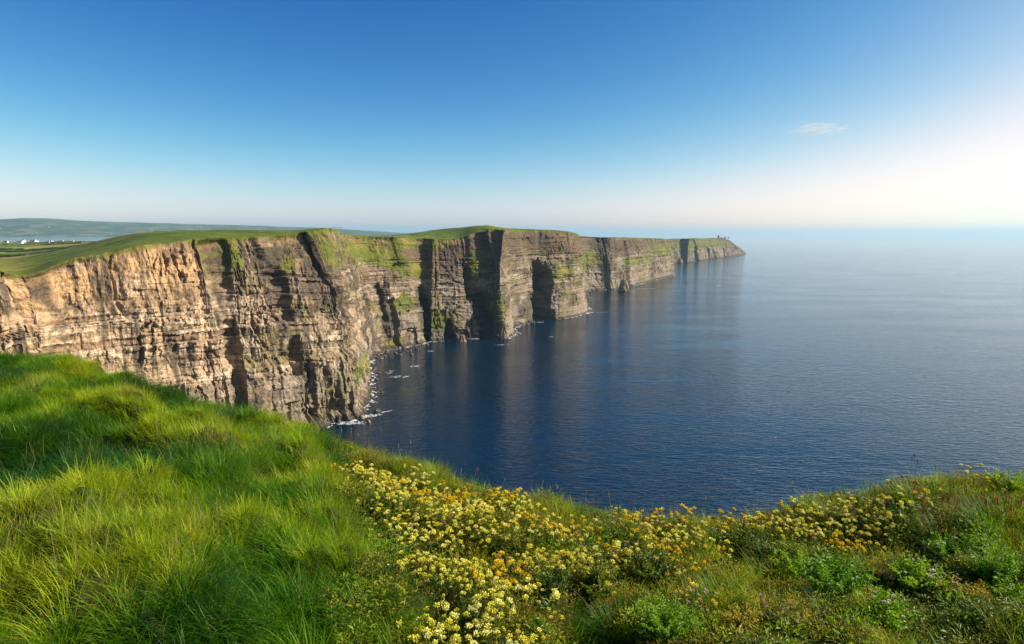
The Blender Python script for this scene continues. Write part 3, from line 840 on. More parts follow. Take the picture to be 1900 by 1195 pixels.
def plan_poly(pts, h=2.7):
    p = np.array(pts, float)
    return hit(p[:, 0], p[:, 1], np.full(len(p), h))
FLOWERS = plan_poly([(655, 872), (760, 868), (880, 892), (1000, 930), (1150, 948), (1330, 962), (1300, 1020), (1240, 1075), (1090, 1105), (1010, 1120), (1000, 1170), (1000, 1280), (830, 1280), (790, 1150), (715, 1070), (680, 960)])
def spot(px, py, h=2.72):
    """Plan position of the ground seen at a place in the photograph."""
    for _ in range(4):
        p = hit(px, py, np.array([h]))[0]
        h = CAM_Z - float(ground_z(p[:1], p[1:])[0])
    return p

# ------------------------------------------------------------------ the long grass
def clump(seed, n, radius, l0, l1, w, t0, t1, dr, lw=0.8, segs=4):
    return mesh_qt('grass_clump', [blade_arrays(n, radius, l0, l1, w, t0, t1, dr, leanw=lw, segs=segs, seed=seed)])
long_p = [(clump(300 + k, 64, 0.10, 0.13, 0.31, 0.0062, 6, 52, 95, 0.45), M_GRASS) for k in range(5)]
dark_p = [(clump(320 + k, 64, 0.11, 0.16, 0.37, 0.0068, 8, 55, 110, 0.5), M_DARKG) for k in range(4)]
suntint_p = [(clump(340 + k, 62, 0.10, 0.09, 0.23, 0.0052, 4, 48, 75, 0.4), M_SUNTINT) for k in range(4)]
x, y = sample_plan(46000)
zl = zone_left(x, y); rg = ridge(x, y); pn = fbm(x / 1.1, y / 1.1, 401, 3)
u = RG.uniform(0, 1, len(x))
on = u < np.clip(zl, 0.0, 1)
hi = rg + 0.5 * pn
k1 = on & (hi > 0.15) ; k2 = on & (hi < -0.10); k3 = on & ~k1 & ~k2  # ridges get sun-tinted blades, hollows dark ones: sun and shade put into colour
scatter('sunny_grass', suntint_p, x[k1], y[k1], RG.uniform(0.55, 1.3, k1.sum()), 1, yaw=0.7)
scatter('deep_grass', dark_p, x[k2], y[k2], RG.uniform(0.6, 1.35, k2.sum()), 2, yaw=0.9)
scatter('long_grass', long_p, x[k3], y[k3], RG.uniform(0.5, 1.35, k3.sum()), 3, yaw=0.8)
# pale flowering stems standing above the grass
seed_p = [(mesh_qt('seed_stems', [blade_arrays(9, 0.10, 0.28, 0.46, 0.0028, 4, 26, 45, segs=4, seed=380 + k)] +
          [floret_arrays(np.array([0.06 * math.cos(q), 0.06 * math.sin(q), 0.40 + 0.02 * q]), 0.012, 6, 390 + q, flat=2.2) for q in range(0)]), M_STRAW) for k in range(3)]
x, y = sample_plan(5200)
k = (zone_left(x, y) > 0.5) & (fbm(x / 0.9, y / 0.9, 403, 2) > -0.1)
scatter('flowering_grass_stems', seed_p, x[k], y[k], RG.uniform(0.6, 1.05, k.sum()), 9, yaw=1.0)

# ------------------------------------------------------------------ low growth among the flowers and on the right
def herb_clump(seed, n, radius, height, leaf, up=0.5):
    g = np.random.default_rng(seed)
    rr = radius * np.sqrt(g.uniform(0, 1, n)); th = g.uniform(0, 2 * math.pi, n)
    pos = np.c_[rr * np.cos(th), rr * np.sin(th), height * g.uniform(0.05, 1, n) * (1 - 0.6 * (rr / radius) ** 2)]
    d = np.c_[np.cos(th) + g.normal(0, 0.7, n), np.sin(th) + g.normal(0, 0.7, n), g.uniform(0.0, 1.4, n) * up * 2 - 0.2]
    ups = np.c_[g.normal(0, 0.3, n), g.normal(0, 0.3, n), np.ones(n)]
    return leaf_arrays(pos, d, ups, leaf * g.uniform(0.6, 1.4, n), leaf * 0.42 * g.uniform(0.6, 1.3, n))
herb_p = [(mesh_qt('herb_clump', [herb_clump(500 + k, 130, 0.13, 0.14, 0.032)]), M_LEAF) for k in range(4)]
fernc_p = [(mesh_qt('leafy_clump', [herb_clump(505 + k, 120, 0.13, 0.17, 0.036, 0.7)]), M_FERN) for k in range(2)]
olive_p = [(mesh_qt('olive_clump', [herb_clump(510 + k, 150, 0.12, 0.12, 0.022, 0.9)]), M_OLIVE) for k in range(3)]
brown_p = [(mesh_qt('russet_clump', [herb_clump(516 + k, 120, 0.12, 0.09, 0.020, 0.8)]), M_BROWN) for k in range(2)]
thin_p = [(clump(530 + k, 60, 0.12, 0.10, 0.26, 0.0035, 4, 40, 50, 0.5, 3), M_GRASS if k % 2 else M_SUNTINT) for k in range(4)]
thind_p = [(clump(536 + k, 60, 0.12, 0.10, 0.24, 0.004, 6, 45, 60, 0.5, 3), M_DARKG) for k in range(2)]
x, y = sample_plan(42000)
zl = zone_left(x, y); u = RG.uniform(0, 1, len(x)); pn = fbm(x / 0.5, y / 0.5, 521, 3); pm = fbm(x / 0.8, y / 0.8, 522, 3)
on = u > zl * 1.6
k = on & (pn > 0.08); scatter('herb_cover', herb_p + fernc_p[:1] + olive_p[:1] + thind_p[:1], x[k], y[k], RG.uniform(0.6, 1.25, k.sum()), 4)
k = on & (pn <= 0.08) & (pm > -0.08); scatter('olive_cover', olive_p + thin_p[:1], x[k], y[k], RG.uniform(0.6, 1.2, k.sum()), 5)
k = on & (pn <= 0.08) & (pm <= -0.08); scatter('russet_cover', brown_p + olive_p[:2] + thin_p[3:], x[k], y[k], RG.uniform(0.6, 1.2, k.sum()), 6)
# fine grass along the edge of the drop
x, y = sample_plan(45000, over=0.5)
rd = rim_r(np.arctan2(x, y)) - np.hypot(x, y)
k = (rd < 1.1) & (zone_left(x, y) < 0.7) & (RG.uniform(0, 1, len(x)) < 0.55)
scatter('edge_grass', thin_p + [(clump(545, 50, 0.12, 0.14, 0.30, 0.003, 2, 30, 40, 0.4, 3), M_STRAW)], x[k], y[k], RG.uniform(0.7, 1.2, k.sum()), 7)

# ------------------------------------------------------------------ yellow vetch flowers
def vetch_meshes(seed, twin):
    g = np.random.default_rng(seed)
    h = g.uniform(0.15, 0.22); bx, by = g.uniform(-0.03, 0.05), g.uniform(-0.04, 0.02)
    path = np.array([[0, 0, -0.03], [bx * 0.3, by * 0.3, h * 0.4], [bx * 0.7, by * 0.7, h * 0.75], [bx, by, h]])
    stem = mesh_qt('stem', [tube_arrays(path, [0.0022, 0.002, 0.0018, 0.0018], 4)])
    head = [floret_arrays(np.array([bx, by, h]), 0.019, 20, seed + 1)]
    if twin: head.append(floret_arrays(np.array([bx + 0.02, by - 0.008, h - 0.008]), 0.015, 16, seed + 2))
    calyx = floret_arrays(np.array([bx, by, h - 0.004]), 0.013, 10, seed + 3, flat=0.2, size=0.6)
    n = 11
    tt = g.uniform(0, 0.7, n); th = g.uniform(0, 2 * math.pi, n)
    pos = np.c_[bx * tt, by * tt, h * tt]
    leaf = mesh_qt('leaves', [leaf_arrays(pos, np.c_[np.cos(th), np.sin(th), g.uniform(0.2, 0.9, n)], np.tile([0, 0, 1.0], (n, 1)), g.uniform(0.03, 0.055, n), 0.011)])
    return stem, mesh_qt('flower_head', head), mesh_qt('calyx', [calyx]), leaf
VETCH = [vetch_meshes(600 + 10 * k, k % 2) for k in range(5)]
for a_, b_, c_, d_ in VETCH:
    a_.materials.append(M_LEAF); b_.materials.append(M_YEL); c_.materials.append(M_OLIVE); d_.materials.append(M_LEAF)
VETCH2 = [b_.copy() for _, b_, _, _ in VETCH]
for b_ in VETCH2:
    b_.materials.clear(); b_.materials.append(M_YEL2)
x, y = sample_plan(300000, rmin=2.2, over=0.2)
inf = inside(x + 0.22 * fbm(x / 0.3, y / 0.3, 613, 3) + RG.normal(0, 0.07, len(x)), y + 0.22 * fbm(x / 0.3, y / 0.3, 614, 3) + RG.normal(0, 0.07, len(x)), FLOWERS)
clus = fbm(x / 0.45, y / 0.45, 611, 3)
p_ = np.where(inf, sstep(-0.5, 0.4, clus) * 0.5, 0)
# smaller golden patches to the right and a thin sprinkle along the edge
for (qx, qy, rr_, dens) in [(880, 1215, 0.36, 0.5), (915, 1260, 0.36, 0.5), (905, 1120, 0.35, 0.5), (800, 1100, 0.3, 0.5), (1560, 1040, 0.35, 0.35), (1290, 1145, 0.14, 0.5), (1000, 1090, 0.25, 0.25), (1230, 1010, 0.5, 0.4), (1640, 960, 0.3, 0.2), (1480, 960, 0.3, 0.2), (1820, 900, 0.4, 0.12), (1120, 1110, 0.3, 0.12), (1545, 1000, 0.55, 0.5), (1580, 985, 0.4, 0.5), (1280, 1095, 0.16, 0.5), (1380, 990, 0.35, 0.35), (1700, 935, 0.3, 0.2), (1870, 905, 0.4, 0.25), (1440, 1000, 0.3, 0.25)]:
    c_ = spot(qx, qy)
    p_ = np.maximum(p_, dens * sstep(1.0, 0.5, np.hypot(x - c_[0], y - c_[1]) / rr_ + 0.4 * clus))
k = RG.uniform(0, 1, len(x)) < p_
fx, fy = x[k], y[k]
fr = np.hypot(fx, fy)
order = np.argsort(fr)
near, rest = order[:300], order[300:]
gold = fbm(fx / 0.5 + 7, fy / 0.5, 612, 2) > 0.22
fz = ground_z(fx, fy)
rest_p = []
for kind in range(3):
    for v in range(5):
        st, hd, ca, lf = VETCH[v]
        def arr(m):
            vv = np.empty(len(m.vertices) * 3, np.float32); m.vertices.foreach_get('co', vv)
            return vv.reshape(-1, 3), m
        V, F, mi, o_ = [], [], [], 0
        for j, m in enumerate((st, hd, ca, lf)):
            vv, _ = arr(m); V.append(vv)
            for pl in m.polygons:
                F.append([q + o_ for q in pl.vertices]); mi.append(j)
            o_ += len(vv)
        me = bpy.data.meshes.new('vetch_plant'); me.from_pydata(np.vstack(V).tolist(), [], F)
        for mt in (M_LEAF, (M_YEL, M_YEL2, M_FADED)[kind], M_OLIVE, M_LEAF): me.materials.append(mt)
        me.polygons.foreach_set('material_index', mi)
        rest_p.append((me, None))
sc = RG.uniform(0.6, 1.28, len(fx))
scatter('vetch_flowers', rest_p, fx[rest], fy[rest], sc[rest], 8, pick=np.where(RG.uniform(0, 1, len(rest)) < 0.10, 10, np.where(gold[rest], 5, 0)) + RG.integers(0, 5, len(rest)), tilt=0.25)
for i in near:
    v = int(RG.integers(0, 5)); g_ = bool(gold[i])
    o = empty('vetch_flower', (fx[i], fy[i], fz[i]))
    o.rotation_euler = (RG.normal(0, 0.2), RG.normal(0, 0.2), RG.uniform(-3, 3)); o.scale = (sc[i],) * 3
    st, hd, ca, lf = VETCH[v]
    add('stem', st, None, o); h_ = add('flower_head', VETCH2[v] if g_ else hd, None, o); add('calyx', ca, None, h_); add('leaves', lf, None, o)
    side = 'grass' if fx[i] < -0.45 + 0.0 * fy[i] and fy[i] < 5.6 else ('right' if fx[i] > 1.75 else 'carpet')
    where = {'grass': 'beside the long grass and the big domed tussock', 'right': 'in the smaller patch near the brink tussocks', 'carpet': 'in the open flower carpet'}[side]
    lab = ('golden yellow vetch flower ' if g_ else 'lemon yellow vetch flower ') + where
    tag(o, lab, 'flower', ('golden' if g_ else 'lemon') + ' vetch flowers ' + where)

# ------------------------------------------------------------------ single plants one can tell apart
def tussock_mesh(seed, n, rad, l0, l1, w, droop=110):
    return mesh_qt('blades', [blade_arrays(n, rad, l0, l1, w, 4, 70, droop, leanw=0.25, segs=5, seed=seed)])
def fern_parts(seed, stems, h, leaf):
    """Leafy herb: arching stems with rows of leaflets."""
    g = np.random.default_rng(seed)
    S_, P_, D_, U_, L_ = [], [], [], [], []
    for k in range(stems):
        th = g.uniform(0, 2 * math.pi); sp = g.uniform(0.15, 0.85); hh = h * g.uniform(0.6, 1.1) * (1 - 0.35 * sp)
        t_ = np.linspace(0, 1, 6)[:, None]
        path = np.c_[np.cos(th) * sp * h * t_ ** 1.3, np.sin(th) * sp * h * t_ ** 1.3, hh * (t_ * 1.25 - 0.25 * t_ ** 2) - 0.02]
        S_.append(tube_arrays(path, np.linspace(0.003, 0.001, 6), 3))
        for j in range(15):
            f = 0.22 + 0.78 * j / 14; b = np.array([np.interp(f, t_[:, 0], path[:, q]) for q in range(3)])
            for sgn in (-1, 1):
                d = np.array([np.cos(th + sgn * 1.1), np.sin(th + sgn * 1.1), g.uniform(-0.1, 0.6)])
                for q in range(2):
                    P_.append(b + d * leaf * 0.55 * q); D_.append(d + g.normal(0, 0.45, 3)); U_.append([g.normal(0, 0.3), g.normal(0, 0.3), 1]); L_.append(leaf * g.uniform(0.6, 1.2) * (1.15 - 0.5 * f))
    L_ = np.array(L_)
    return mesh_qt('stems', S_), mesh_qt('leaves', [leaf_arrays(np.array(P_), np.array(D_), np.array(U_), L_, L_ * 0.5)])
def rosette_mesh(seed, n, L0, wd):
    g = np.random.default_rng(seed)
    th = g.uniform(0, 2 * math.pi, n); el = g.uniform(0.25, 1.4, n)
    d = np.c_[np.cos(th), np.sin(th), el]
    L_ = L0 * g.uniform(0.6, 1.15, n)
    d1 = d / np.linalg.norm(d, axis=1, keepdims=True)
    a = leaf_arrays(d1 * 0.01 + np.c_[g.normal(0, .03, n), g.normal(0, .03, n), np.zeros(n)], d, np.tile([0, 0, 1.0], (n, 1)), L_, wd * g.uniform(0.7, 1.2, n), 0.2)
    return mesh_qt('leaves', [a])
def stalk_meshes(seed, h, head_len, head_r, n=9):
    g = np.random.default_rng(seed)
    b = g.normal(0, 0.05, 2)
    path = np.array([[0, 0, -0.04], [b[0] * .3, b[1] * .3, h * .5], [b[0], b[1], h]])
    hp_ = np.array([[b[0], b[1], h - 0.005], [b[0] * 1.05, b[1] * 1.05, h + head_len * .35], [b[0] * 1.1, b[1] * 1.1, h + head_len * .75], [b[0] * 1.12, b[1] * 1.12, h + head_len]])
    return mesh_qt('stem', [tube_arrays(path, [0.0016, 0.0013, 0.0011], 3)]), mesh_qt('seed_head', [tube_arrays(hp_, [head_r * .7, head_r, head_r * .8, head_r * .2], 5)])

TUS = [tussock_mesh(700 + k, 760, 0.14, 0.24, 0.46, 0.0048) for k in range(3)]
TUSF = [tussock_mesh(710 + k, 700, 0.10, 0.16, 0.30, 0.003, 70) for k in range(3)]
def place(o, px, py, scale, yaw):
    p = spot(px, py)
    o.location = (p[0], p[1], float(ground_z(p[:1], p[1:])[0])); o.rotation_euler = (0, 0, yaw); o.scale = (scale,) * 3
    return o
def tussock(px, py, scale, mesh, mat, label, dead=True):
    o = place(empty('grass_tussock', (0, 0, 0)), px, py, scale, RG.uniform(-0.6, 0.6))
    m = mesh.copy(); m.materials.clear(); m.materials.append(mat)
    add('blades', m, None, o)
    if dead:
        add('dead_blades', mesh_qt('dead_blades', [blade_arrays(40, 0.13, 0.2, 0.45, 0.004, 20, 80, 110, leanw=0.3, segs=4, seed=int(px))]), M_STRAW, o)
    tag(o, label, 'grass tussock', 'grass tussocks')
for a_ in [(560, 1150, 1.25, TUS[0], M_GRASS, 'big domed green grass tussock drooping over the start of the flower carpet'),
           (690, 1165, 1.0, TUS[1], M_GRASS, 'drooping green tussock leaning on the big domed tussock'),
           (330, 1120, 1.0, TUS[2], M_DARKG, 'dark green tussock of long blades in the deep grass hollow'),
           (120, 1160, 0.95, TUS[1], M_SUNTINT, 'yellow-green tussock standing in the long grass corner'),
           (420, 960, 0.8, TUS[2], M_DARKG, 'dark tussock in the shaded hollow half way up the grass slope'),
           (60, 735, 0.9, TUS[0], M_DARKG, 'dark tussock near the top of the grass slope below the cliff wall'),
           (820, 1150, 0.75, TUS[1], M_DARKG, 'fine dark tussock between the big tussock and the golden flowers'),
           (1150, 1175, 1.15, TUSF[0], M_GRASS, 'wide bristly grey-green tussock below the dark shrubs'),
           (1335, 1125, 1.1, TUSF[1], M_GRASS, 'rounded bristly tussock like a hedgehog among brown herbs'),
           (1700, 955, 1.5, TUSF[2], M_GRASS, 'tall soft tussock behind the pale thrift near the edge'),
           (1440, 1035, 1.1, TUSF[0], M_DARKG, 'dark green low tussock beside the golden patch'),
           (1640, 985, 1.2, TUSF[1], M_DARKG, 'spreading tussock between the golden patch and the tall soft tussock'),
           (1850, 985, 1.9, TUSF[2], M_GRASS, 'large dark-based tussock below the rust red sorrel'),
           (1760, 1000, 1.3, TUSF[0], M_DARKG, 'dark tussock tucked against the large dark-based tussock'),
           (1530, 905, 1.1, TUSF[1], M_GRASS, 'small tussock breaking the cliff edge line'),
           (1390, 965, 1.0, TUSF[2], M_DARKG, 'small dark tussock on the cliff edge above the white-flecked herbs'),
           (1050, 1165, 1.0, TUSF[1], M_GRASS, 'upright bristly tussock next to the broad-leaved plants')]:
    tussock(*a_)

FERN = [fern_parts(720 + k, 34, 0.25, 0.036) for k in range(3)]
for s_, l_ in FERN: s_.materials.append(M_FERN)
def leafy(px, py, scale, v, mat, label, white=0):
    o = place(empty('leafy_plant', (0, 0, 0)), px, py, scale, RG.uniform(-3, 3))
    s_, l_ = FERN[v]; m = l_.copy(); m.materials.clear(); m.materials.append(mat)
    add('stems', s_, None, o); add('leaves', m, None, o)
    for q in range(white):
        th, rr_ = RG.uniform(0, 6.28), RG.uniform(0, 0.16)
        f = add('blossom', BLOSSOM, None, o); f.location = (rr_ * math.cos(th), rr_ * math.sin(th), 0.20 - 0.25 * rr_ + RG.uniform(0, 0.03)); f.scale = (RG.uniform(0.6, 1.1),) * 3
    tag(o, label, 'plant', 'leafy plants among the herbs')
BLOSSOM = mesh_qt('blossom', [floret_arrays(np.zeros(3), 0.013, 14, 77, flat=0.4, size=0.7)]); BLOSSOM.materials.append(M_WHITE)
for a_ in [(1540, 1110, 1.5, 0, M_FERN, 'large bright green leafy plant with a dark hollow under it'), (1480, 1085, 1.1, 1, M_FERN, 'bright leafy plant leaning on the largest leafy plant'),
           (1690, 1090, 1.2, 2, M_FERN, 'bright leafy plant with white blossoms below the tussocks', 5), (1760, 1050, 1.1, 0, M_FERN, 'leafy plant with small white blossoms beside tall brown stalks', 6),
           (1850, 1075, 1.2, 1, M_FERN, 'fresh green feathery plant growing under the large dark-based tussock'), (1290, 1185, 0.9, 2, M_FERN, 'light green leafy plant on the brown herb patch near the hedgehog tussock'),
           (1230, 1195, 1.0, 0, M_FERN, 'light green spiky-leaved plant beside the wide bristly tussock'), (1640, 1165, 1.1, 1, M_FERN, 'pale green leafy plant dotted with cream blossom', 9),
           (1580, 950, 1.0, 2, M_LEAF, 'dark leafy plant with white blossoms behind the golden patch', 10), (1700, 975, 1.0, 0, M_LEAF, 'dark leafy plant covered in white blossom near the edge tussock', 12),
           (1020, 1120, 1.1, 1, M_LEAF, 'dark glossy leafy plant at the foot of the flower carpet'), (1100, 1110, 1.2, 2, M_LEAF, 'dark bushy plant in the hollow below the flower carpet'),
           (1210, 1075, 1.2, 0, M_LEAF, 'dark leafy bush right of the hollow under the vetch'), (1160, 1060, 1.0, 1, M_LEAF, 'dark leafy plant carrying a few white specks', 5),
           (1000, 1190, 0.6, 2, M_FERN, 'small light plant among the lowest golden flowers'), (1800, 1140, 1.1, 2, M_OLIVE, 'olive leafy plant with bristly stems beside the cream blossom'),
           (1380, 1180, 0.8, 1, M_OLIVE, 'olive leafy plant on russet ground'), (1480, 1140, 0.9, 0, M_OLIVE, 'yellow-green leafy plant below the largest leafy plant'),
           (1880, 1130, 1.0, 0, M_FERN, 'feathery light green plant beside the olive bristly one'), (1330, 1020, 0.9, 2, M_LEAF, 'dark plant between the flower carpet and the golden patch', 4),
           (1870, 915, 1.2, 0, M_FERN, 'bright green plant on the rim beside the rust red sorrel'), (760, 1180, 0.7, 1, M_FERN, 'little light green plant under the big domed tussock')]:
    leafy(*a_)
ROS = [rosette_mesh(740 + k, 26, 0.20, 0.035) for k in range(3)]
for a_ in [(1290, 1060, 1.0, 0, 'clump of long strap leaves beside the small golden cluster'), (1240, 1080, 1.0, 1, 'clump of dark strap leaves behind the wide bristly tussock'), (960, 1165, 0.9, 2, 'broad-leaved rosette with upright pointed leaves beneath the golden flowers'),
           (1330, 1065, 0.9, 1, 'fan of strap leaves left of the hedgehog tussock'), (1430, 1070, 0.9, 2, 'fan of green strap leaves right of the hedgehog tussock'), (1080, 1085, 0.8, 0, 'strap-leaved clump at the lower edge of the flower carpet'), (1500, 1050, 0.8, 1, 'strap-leaved clump under the golden patch')]:
    o = place(ROS[a_[3]] and empty('strap_leaf_plant', (0, 0, 0)), a_[0], a_[1], a_[2], RG.uniform(-3, 3))
    m = ROS[a_[3]]
    if not m.materials: m.materials.append(M_LEAF)
    add('leaves', m, None, o)
    add('stems', mesh_qt('stems', [tube_arrays([[0, 0, 0], [0.02, 0.01, 0.12], [0.05, -0.02, 0.26]], [0.002, 0.0016, 0.001], 3)]), M_OLIVE, o)
    tag(o, a_[4], 'plant', 'strap-leaved plants')
# thrift cushions: pale pink heads over a low cushion
HEADS = mesh_qt('thrift_head', [floret_arrays(np.zeros(3), 0.014, 18, 78, flat=0.7, size=0.6)]); HEADS.materials.append(M_PINK)
CUSH = mesh_qt('cushion', [herb_clump(760, 260, 0.14, 0.10, 0.022, 0.9)]); CUSH.materials.append(M_OLIVE)
for px_, py_, n_, lab in [(1150, 990, 26, 'pale pink thrift cushion between two bands of vetch'), (1205, 1000, 26, 'large pale pink thrift cushion at the right end of the vetch'), (1110, 982, 16, 'thrift cushion buried in the vetch near the edge'),
                     (1610, 948, 18, 'pale thrift cushion under the soft tussock on the rim'), (1670, 935, 14, 'cream thrift cushion on the rim beside brown stalks'), (1290, 1140, 14, 'faded thrift cushion on russet ground left of the hedgehog tussock'),
                     (1440, 1165, 14, 'faded thrift cushion with cream heads below the hedgehog tussock'), (1760, 1110, 12, 'thrift cushion among the bright leafy plants'), (870, 880, 14, 'pale thrift cushion on the brink above the flower carpet'), (1770, 905, 12, 'thrift cushion on the rim near the rust red sorrel')]:
    o = place(empty('thrift_cushion', (0, 0, 0)), px_, py_, 1.0, RG.uniform(-3, 3))
    add('cushion', CUSH, None, o)
    for q in range(n_):
        th, rr_ = RG.uniform(0, 6.28), 0.17 * math.sqrt(RG.uniform(0, 1))
        f = add('flower_head', HEADS, None, o); f.location = (rr_ * math.cos(th), rr_ * math.sin(th), 0.15 - 0.5 * rr_ ** 1.3 + RG.uniform(0, 0.03)); f.scale = (RG.uniform(0.7, 1.15),) * 3
    tag(o, lab, 'flowers', 'thrift cushions')
# sorrel: rust red seed spikes
SOR = []
for k in range(3):
    st, hd = stalk_meshes(780 + k, 0.11, 0.07, 0.0055)
    st.materials.append(M_RED); hd.materials.append(M_RED); SOR.append((st, hd))
c0 = spot(1810, 962)
for k in range(112):
    far_ = k >= 100
    c_ = spot(1560 + 9 * (k - 100), 935) if far_ else c0
    px2, py2 = c_[0] + RG.normal(0, 0.34 if not far_ else 0.1), c_[1] + RG.normal(0, 0.22 if not far_ else 0.1)
    o = empty('sorrel_spike', (px2, py2, float(ground_z([px2], [py2])[0]))); o.scale = (RG.uniform(0.8, 1.3),) * 3; o.rotation_euler = (RG.normal(0, .12), RG.normal(0, .12), RG.uniform(-3, 3))
    st, hd = SOR[k % 3]
    add('stem', st, None, o); add('seed_head', hd, None, o)
    tag(o, 'rust red sorrel spike scattered singly along the rim' if far_ else 'rust red sorrel spike in the dense red patch', 'plant', 'lone sorrel spikes' if far_ else 'sorrel patch spikes')
# brown plantain stalks along the brink and in the dark hollows
STK = []
for k in range(4):
    st, hd = stalk_meshes(800 + k, 0.22 + 0.05 * k, 0.035, 0.0045)
    st.materials.append(M_STRAW); hd.materials.append(M_STRAW); STK.append((st, hd))
groups = [(85, 'thin brown plantain stalk standing out against the sea on the brink', 'stalks along the brink', None),
          (26, 'brown plantain stalk rising from the dark hollow under the vetch', 'stalks in the dark hollow', (1150, 1085, 0.32)),
          (20, 'pale plantain stalk in the hollow between grass and flowers', 'stalks in the grass hollow', (620, 950, 0.30)),
          (16, 'brown seed stalk beside the white-blossomed leafy plants', 'stalks among leafy plants', (1760, 1030, 0.35)),
          (16, 'straw-coloured stalk bristling from the olive plants on the slope', 'stalks among olive plants', (1830, 1130, 0.35))]
for n_, lab, grp, where in groups:
    for q in range(n_):
        if where is None:
            az = RG.uniform(R(-22), R(36)); r_ = float(rim_r(np.array([az]))[0]) - RG.uniform(-0.15, 0.5); X_, Y_ = r_ * math.sin(az), r_ * math.cos(az)
        else:
            c_ = spot(where[0], where[1]); X_, Y_ = c_[0] + RG.normal(0, where[2]), c_[1] + RG.normal(0, where[2] * 0.7)
        o = empty('plantain_stalk', (X_, Y_, float(ground_z([X_], [Y_])[0]))); o.scale = (RG.uniform(0.7, 1.15),) * 3; o.rotation_euler = (RG.normal(0, .1), RG.normal(0, .1), RG.uniform(-3, 3))
        st, hd = STK[q % 4]
        add('stem', st, None, o); add('seed_head', hd, None, o)
        tag(o, lab, 'plant', grp)

# ================================================================== things along the shore
def sea_at(px, py):
    return hit(px, py, np.array([CAM_Z]))[0]
M_FOAM = mat_plain('sea_foam', (0.55, 0.57, 0.57), rough=0.9, var=0.25, scale=0.4)
def foam_sheet(cx_, cy_, ax, ay, yaw, seed, cut, cell=0.9):
    """Irregular lace of foam lying on the water, 10 cm proud of it."""
    nx_, ny_ = int(2 * ax / cell), int(2 * ay / cell)
    A, B = np.meshgrid(np.linspace(-ax, ax, nx_), np.linspace(-ay, ay, ny_), indexing='ij')
    lace = 0.35 - np.abs(fbm(A / 3.5, B / 2.2, seed + 50, 3, 0.6)) * 2.4
    m = (fbm(A / 7, B / 4, seed, 4, 0.6) + 0.55 - 1.1 * ((A / ax) ** 2 + (B / ay) ** 2) + 0.5 * lace > cut - 0.03) & (lace > -0.15)
    X = cx_ + A * math.cos(yaw) - B * math.sin(yaw); Y = cy_ + A * math.sin(yaw) + B * math.cos(yaw)
    k = m[:-1, :-1]
    if k.sum() < 4: return
    o = add('surf_foam', grid_mesh('surf_foam', X, Y, 0.12 + 0 * X, keep=k), M_FOAM)
    tag(o, kind='stuff')
for px_, py_, ax, ay, yaw, sd, cut, cell in [(688, 772, 26, 9, 0.5, 1, 0.42, 0.6), (655, 786, 22, 8, 0.2, 2, 0.45, 0.6), (712, 765, 14, 5, 0.9, 3, 0.45, 0.5), (745, 700, 26, 14, 0.3, 4, 0.62, 0.7), (765, 680, 24, 12, 0.1, 5, 0.62, 0.7), (725, 690, 16, 20, 0.0, 6, 0.62, 0.7),
                                            (1055, 590, 44, 9, 0.32, 7, 0.36, 0.9), (1105, 580, 40, 9, 0.36, 8, 0.36, 0.9), (1000, 598, 18, 7, 0.3, 9, 0.40, 0.8), (1024, 625, 12, 4, 0.2, 10, 0.45, 0.6), (1195, 536, 50, 10, 0.2, 11, 0.36, 1.4), (1170, 540, 26, 8, 0.3, 12, 0.42, 1.2),
                                            (1335, 530, 24, 8, 0.1, 13, 0.45, 1.2), (930, 640, 22, 6, 0.4, 14, 0.55, 0.7), (800, 652, 26, 6, 0.4, 15, 0.58, 0.7)]:
    c_ = sea_at(px_, py_)
    foam_sheet(c_[0], c_[1], ax, ay, yaw, 900 + sd, cut, cell)
# broken line of wash at the foot of the cliffs
fo = np.array([0.0, 1.5, 3.0, 4.5, 6.0, 7.5, 9.0, 10.5])
ui = np.arange(0, nU, 1)
base_out = off[:, 2] + 0.5
FX = C[ui, 0][:, None] + NX[ui][:, None] * (base_out[ui][:, None] + fo); FY = C[ui, 1][:, None] + NY[ui][:, None] * (base_out[ui][:, None] + fo)
fm = fbm(S[ui][:, None] / 9 + 0 * fo, fo[None] / 4 + S[ui][:, None] / 60, 951, 4, 0.6) + 0.25 * fbm(S[ui][:, None] / 50 + 0 * fo, 0 * fo[None], 952, 2) - fo[None] * 0.055
wash = add('surf_foam', grid_mesh('wash', FX, FY, 0.10 + 0 * FX, keep=(fm > 0.0)[:-1, :-1]), M_FOAM)
tag(wash, kind='stuff')

def rock_mesh(seed, flat=0.7, sub=2, amp=0.35, sharp=True):
    import bmesh
    bm = bmesh.new(); bmesh.ops.create_icosphere(bm, subdivisions=sub, radius=1.0)
    g = np.random.default_rng(seed)
    V = np.array([v.co[:] for v in bm.verts])
    for q in range(7):                                      # cleaved faces
        n = g.normal(0, 1, 3); n /= np.linalg.norm(n); d = g.uniform(0.45, 0.85)
        over = np.maximum(0, V @ n - d)
        V = V - over[:, None] * n
    V *= 1 + amp * 0.4 * (hash01(np.arange(len(V)), np.full(len(V), seed))[:, None] - 0.5)
    V *= g.uniform(0.75, 1.25, 3); V[:, 2] *= flat
    for v, co in zip(bm.verts, V): v.co = co
    me = bpy.data.meshes.new('rock'); bm.to_mesh(me); bm.free()
    return me
M_WET = mat_plain('wet_boulder', (0.10, 0.08, 0.06), rough=0.55, var=0.6, scale=0.8, spec=0.5)
BOU = [rock_mesh(970 + k) for k in range(6)]
for m in BOU: m.materials.append(M_WET)
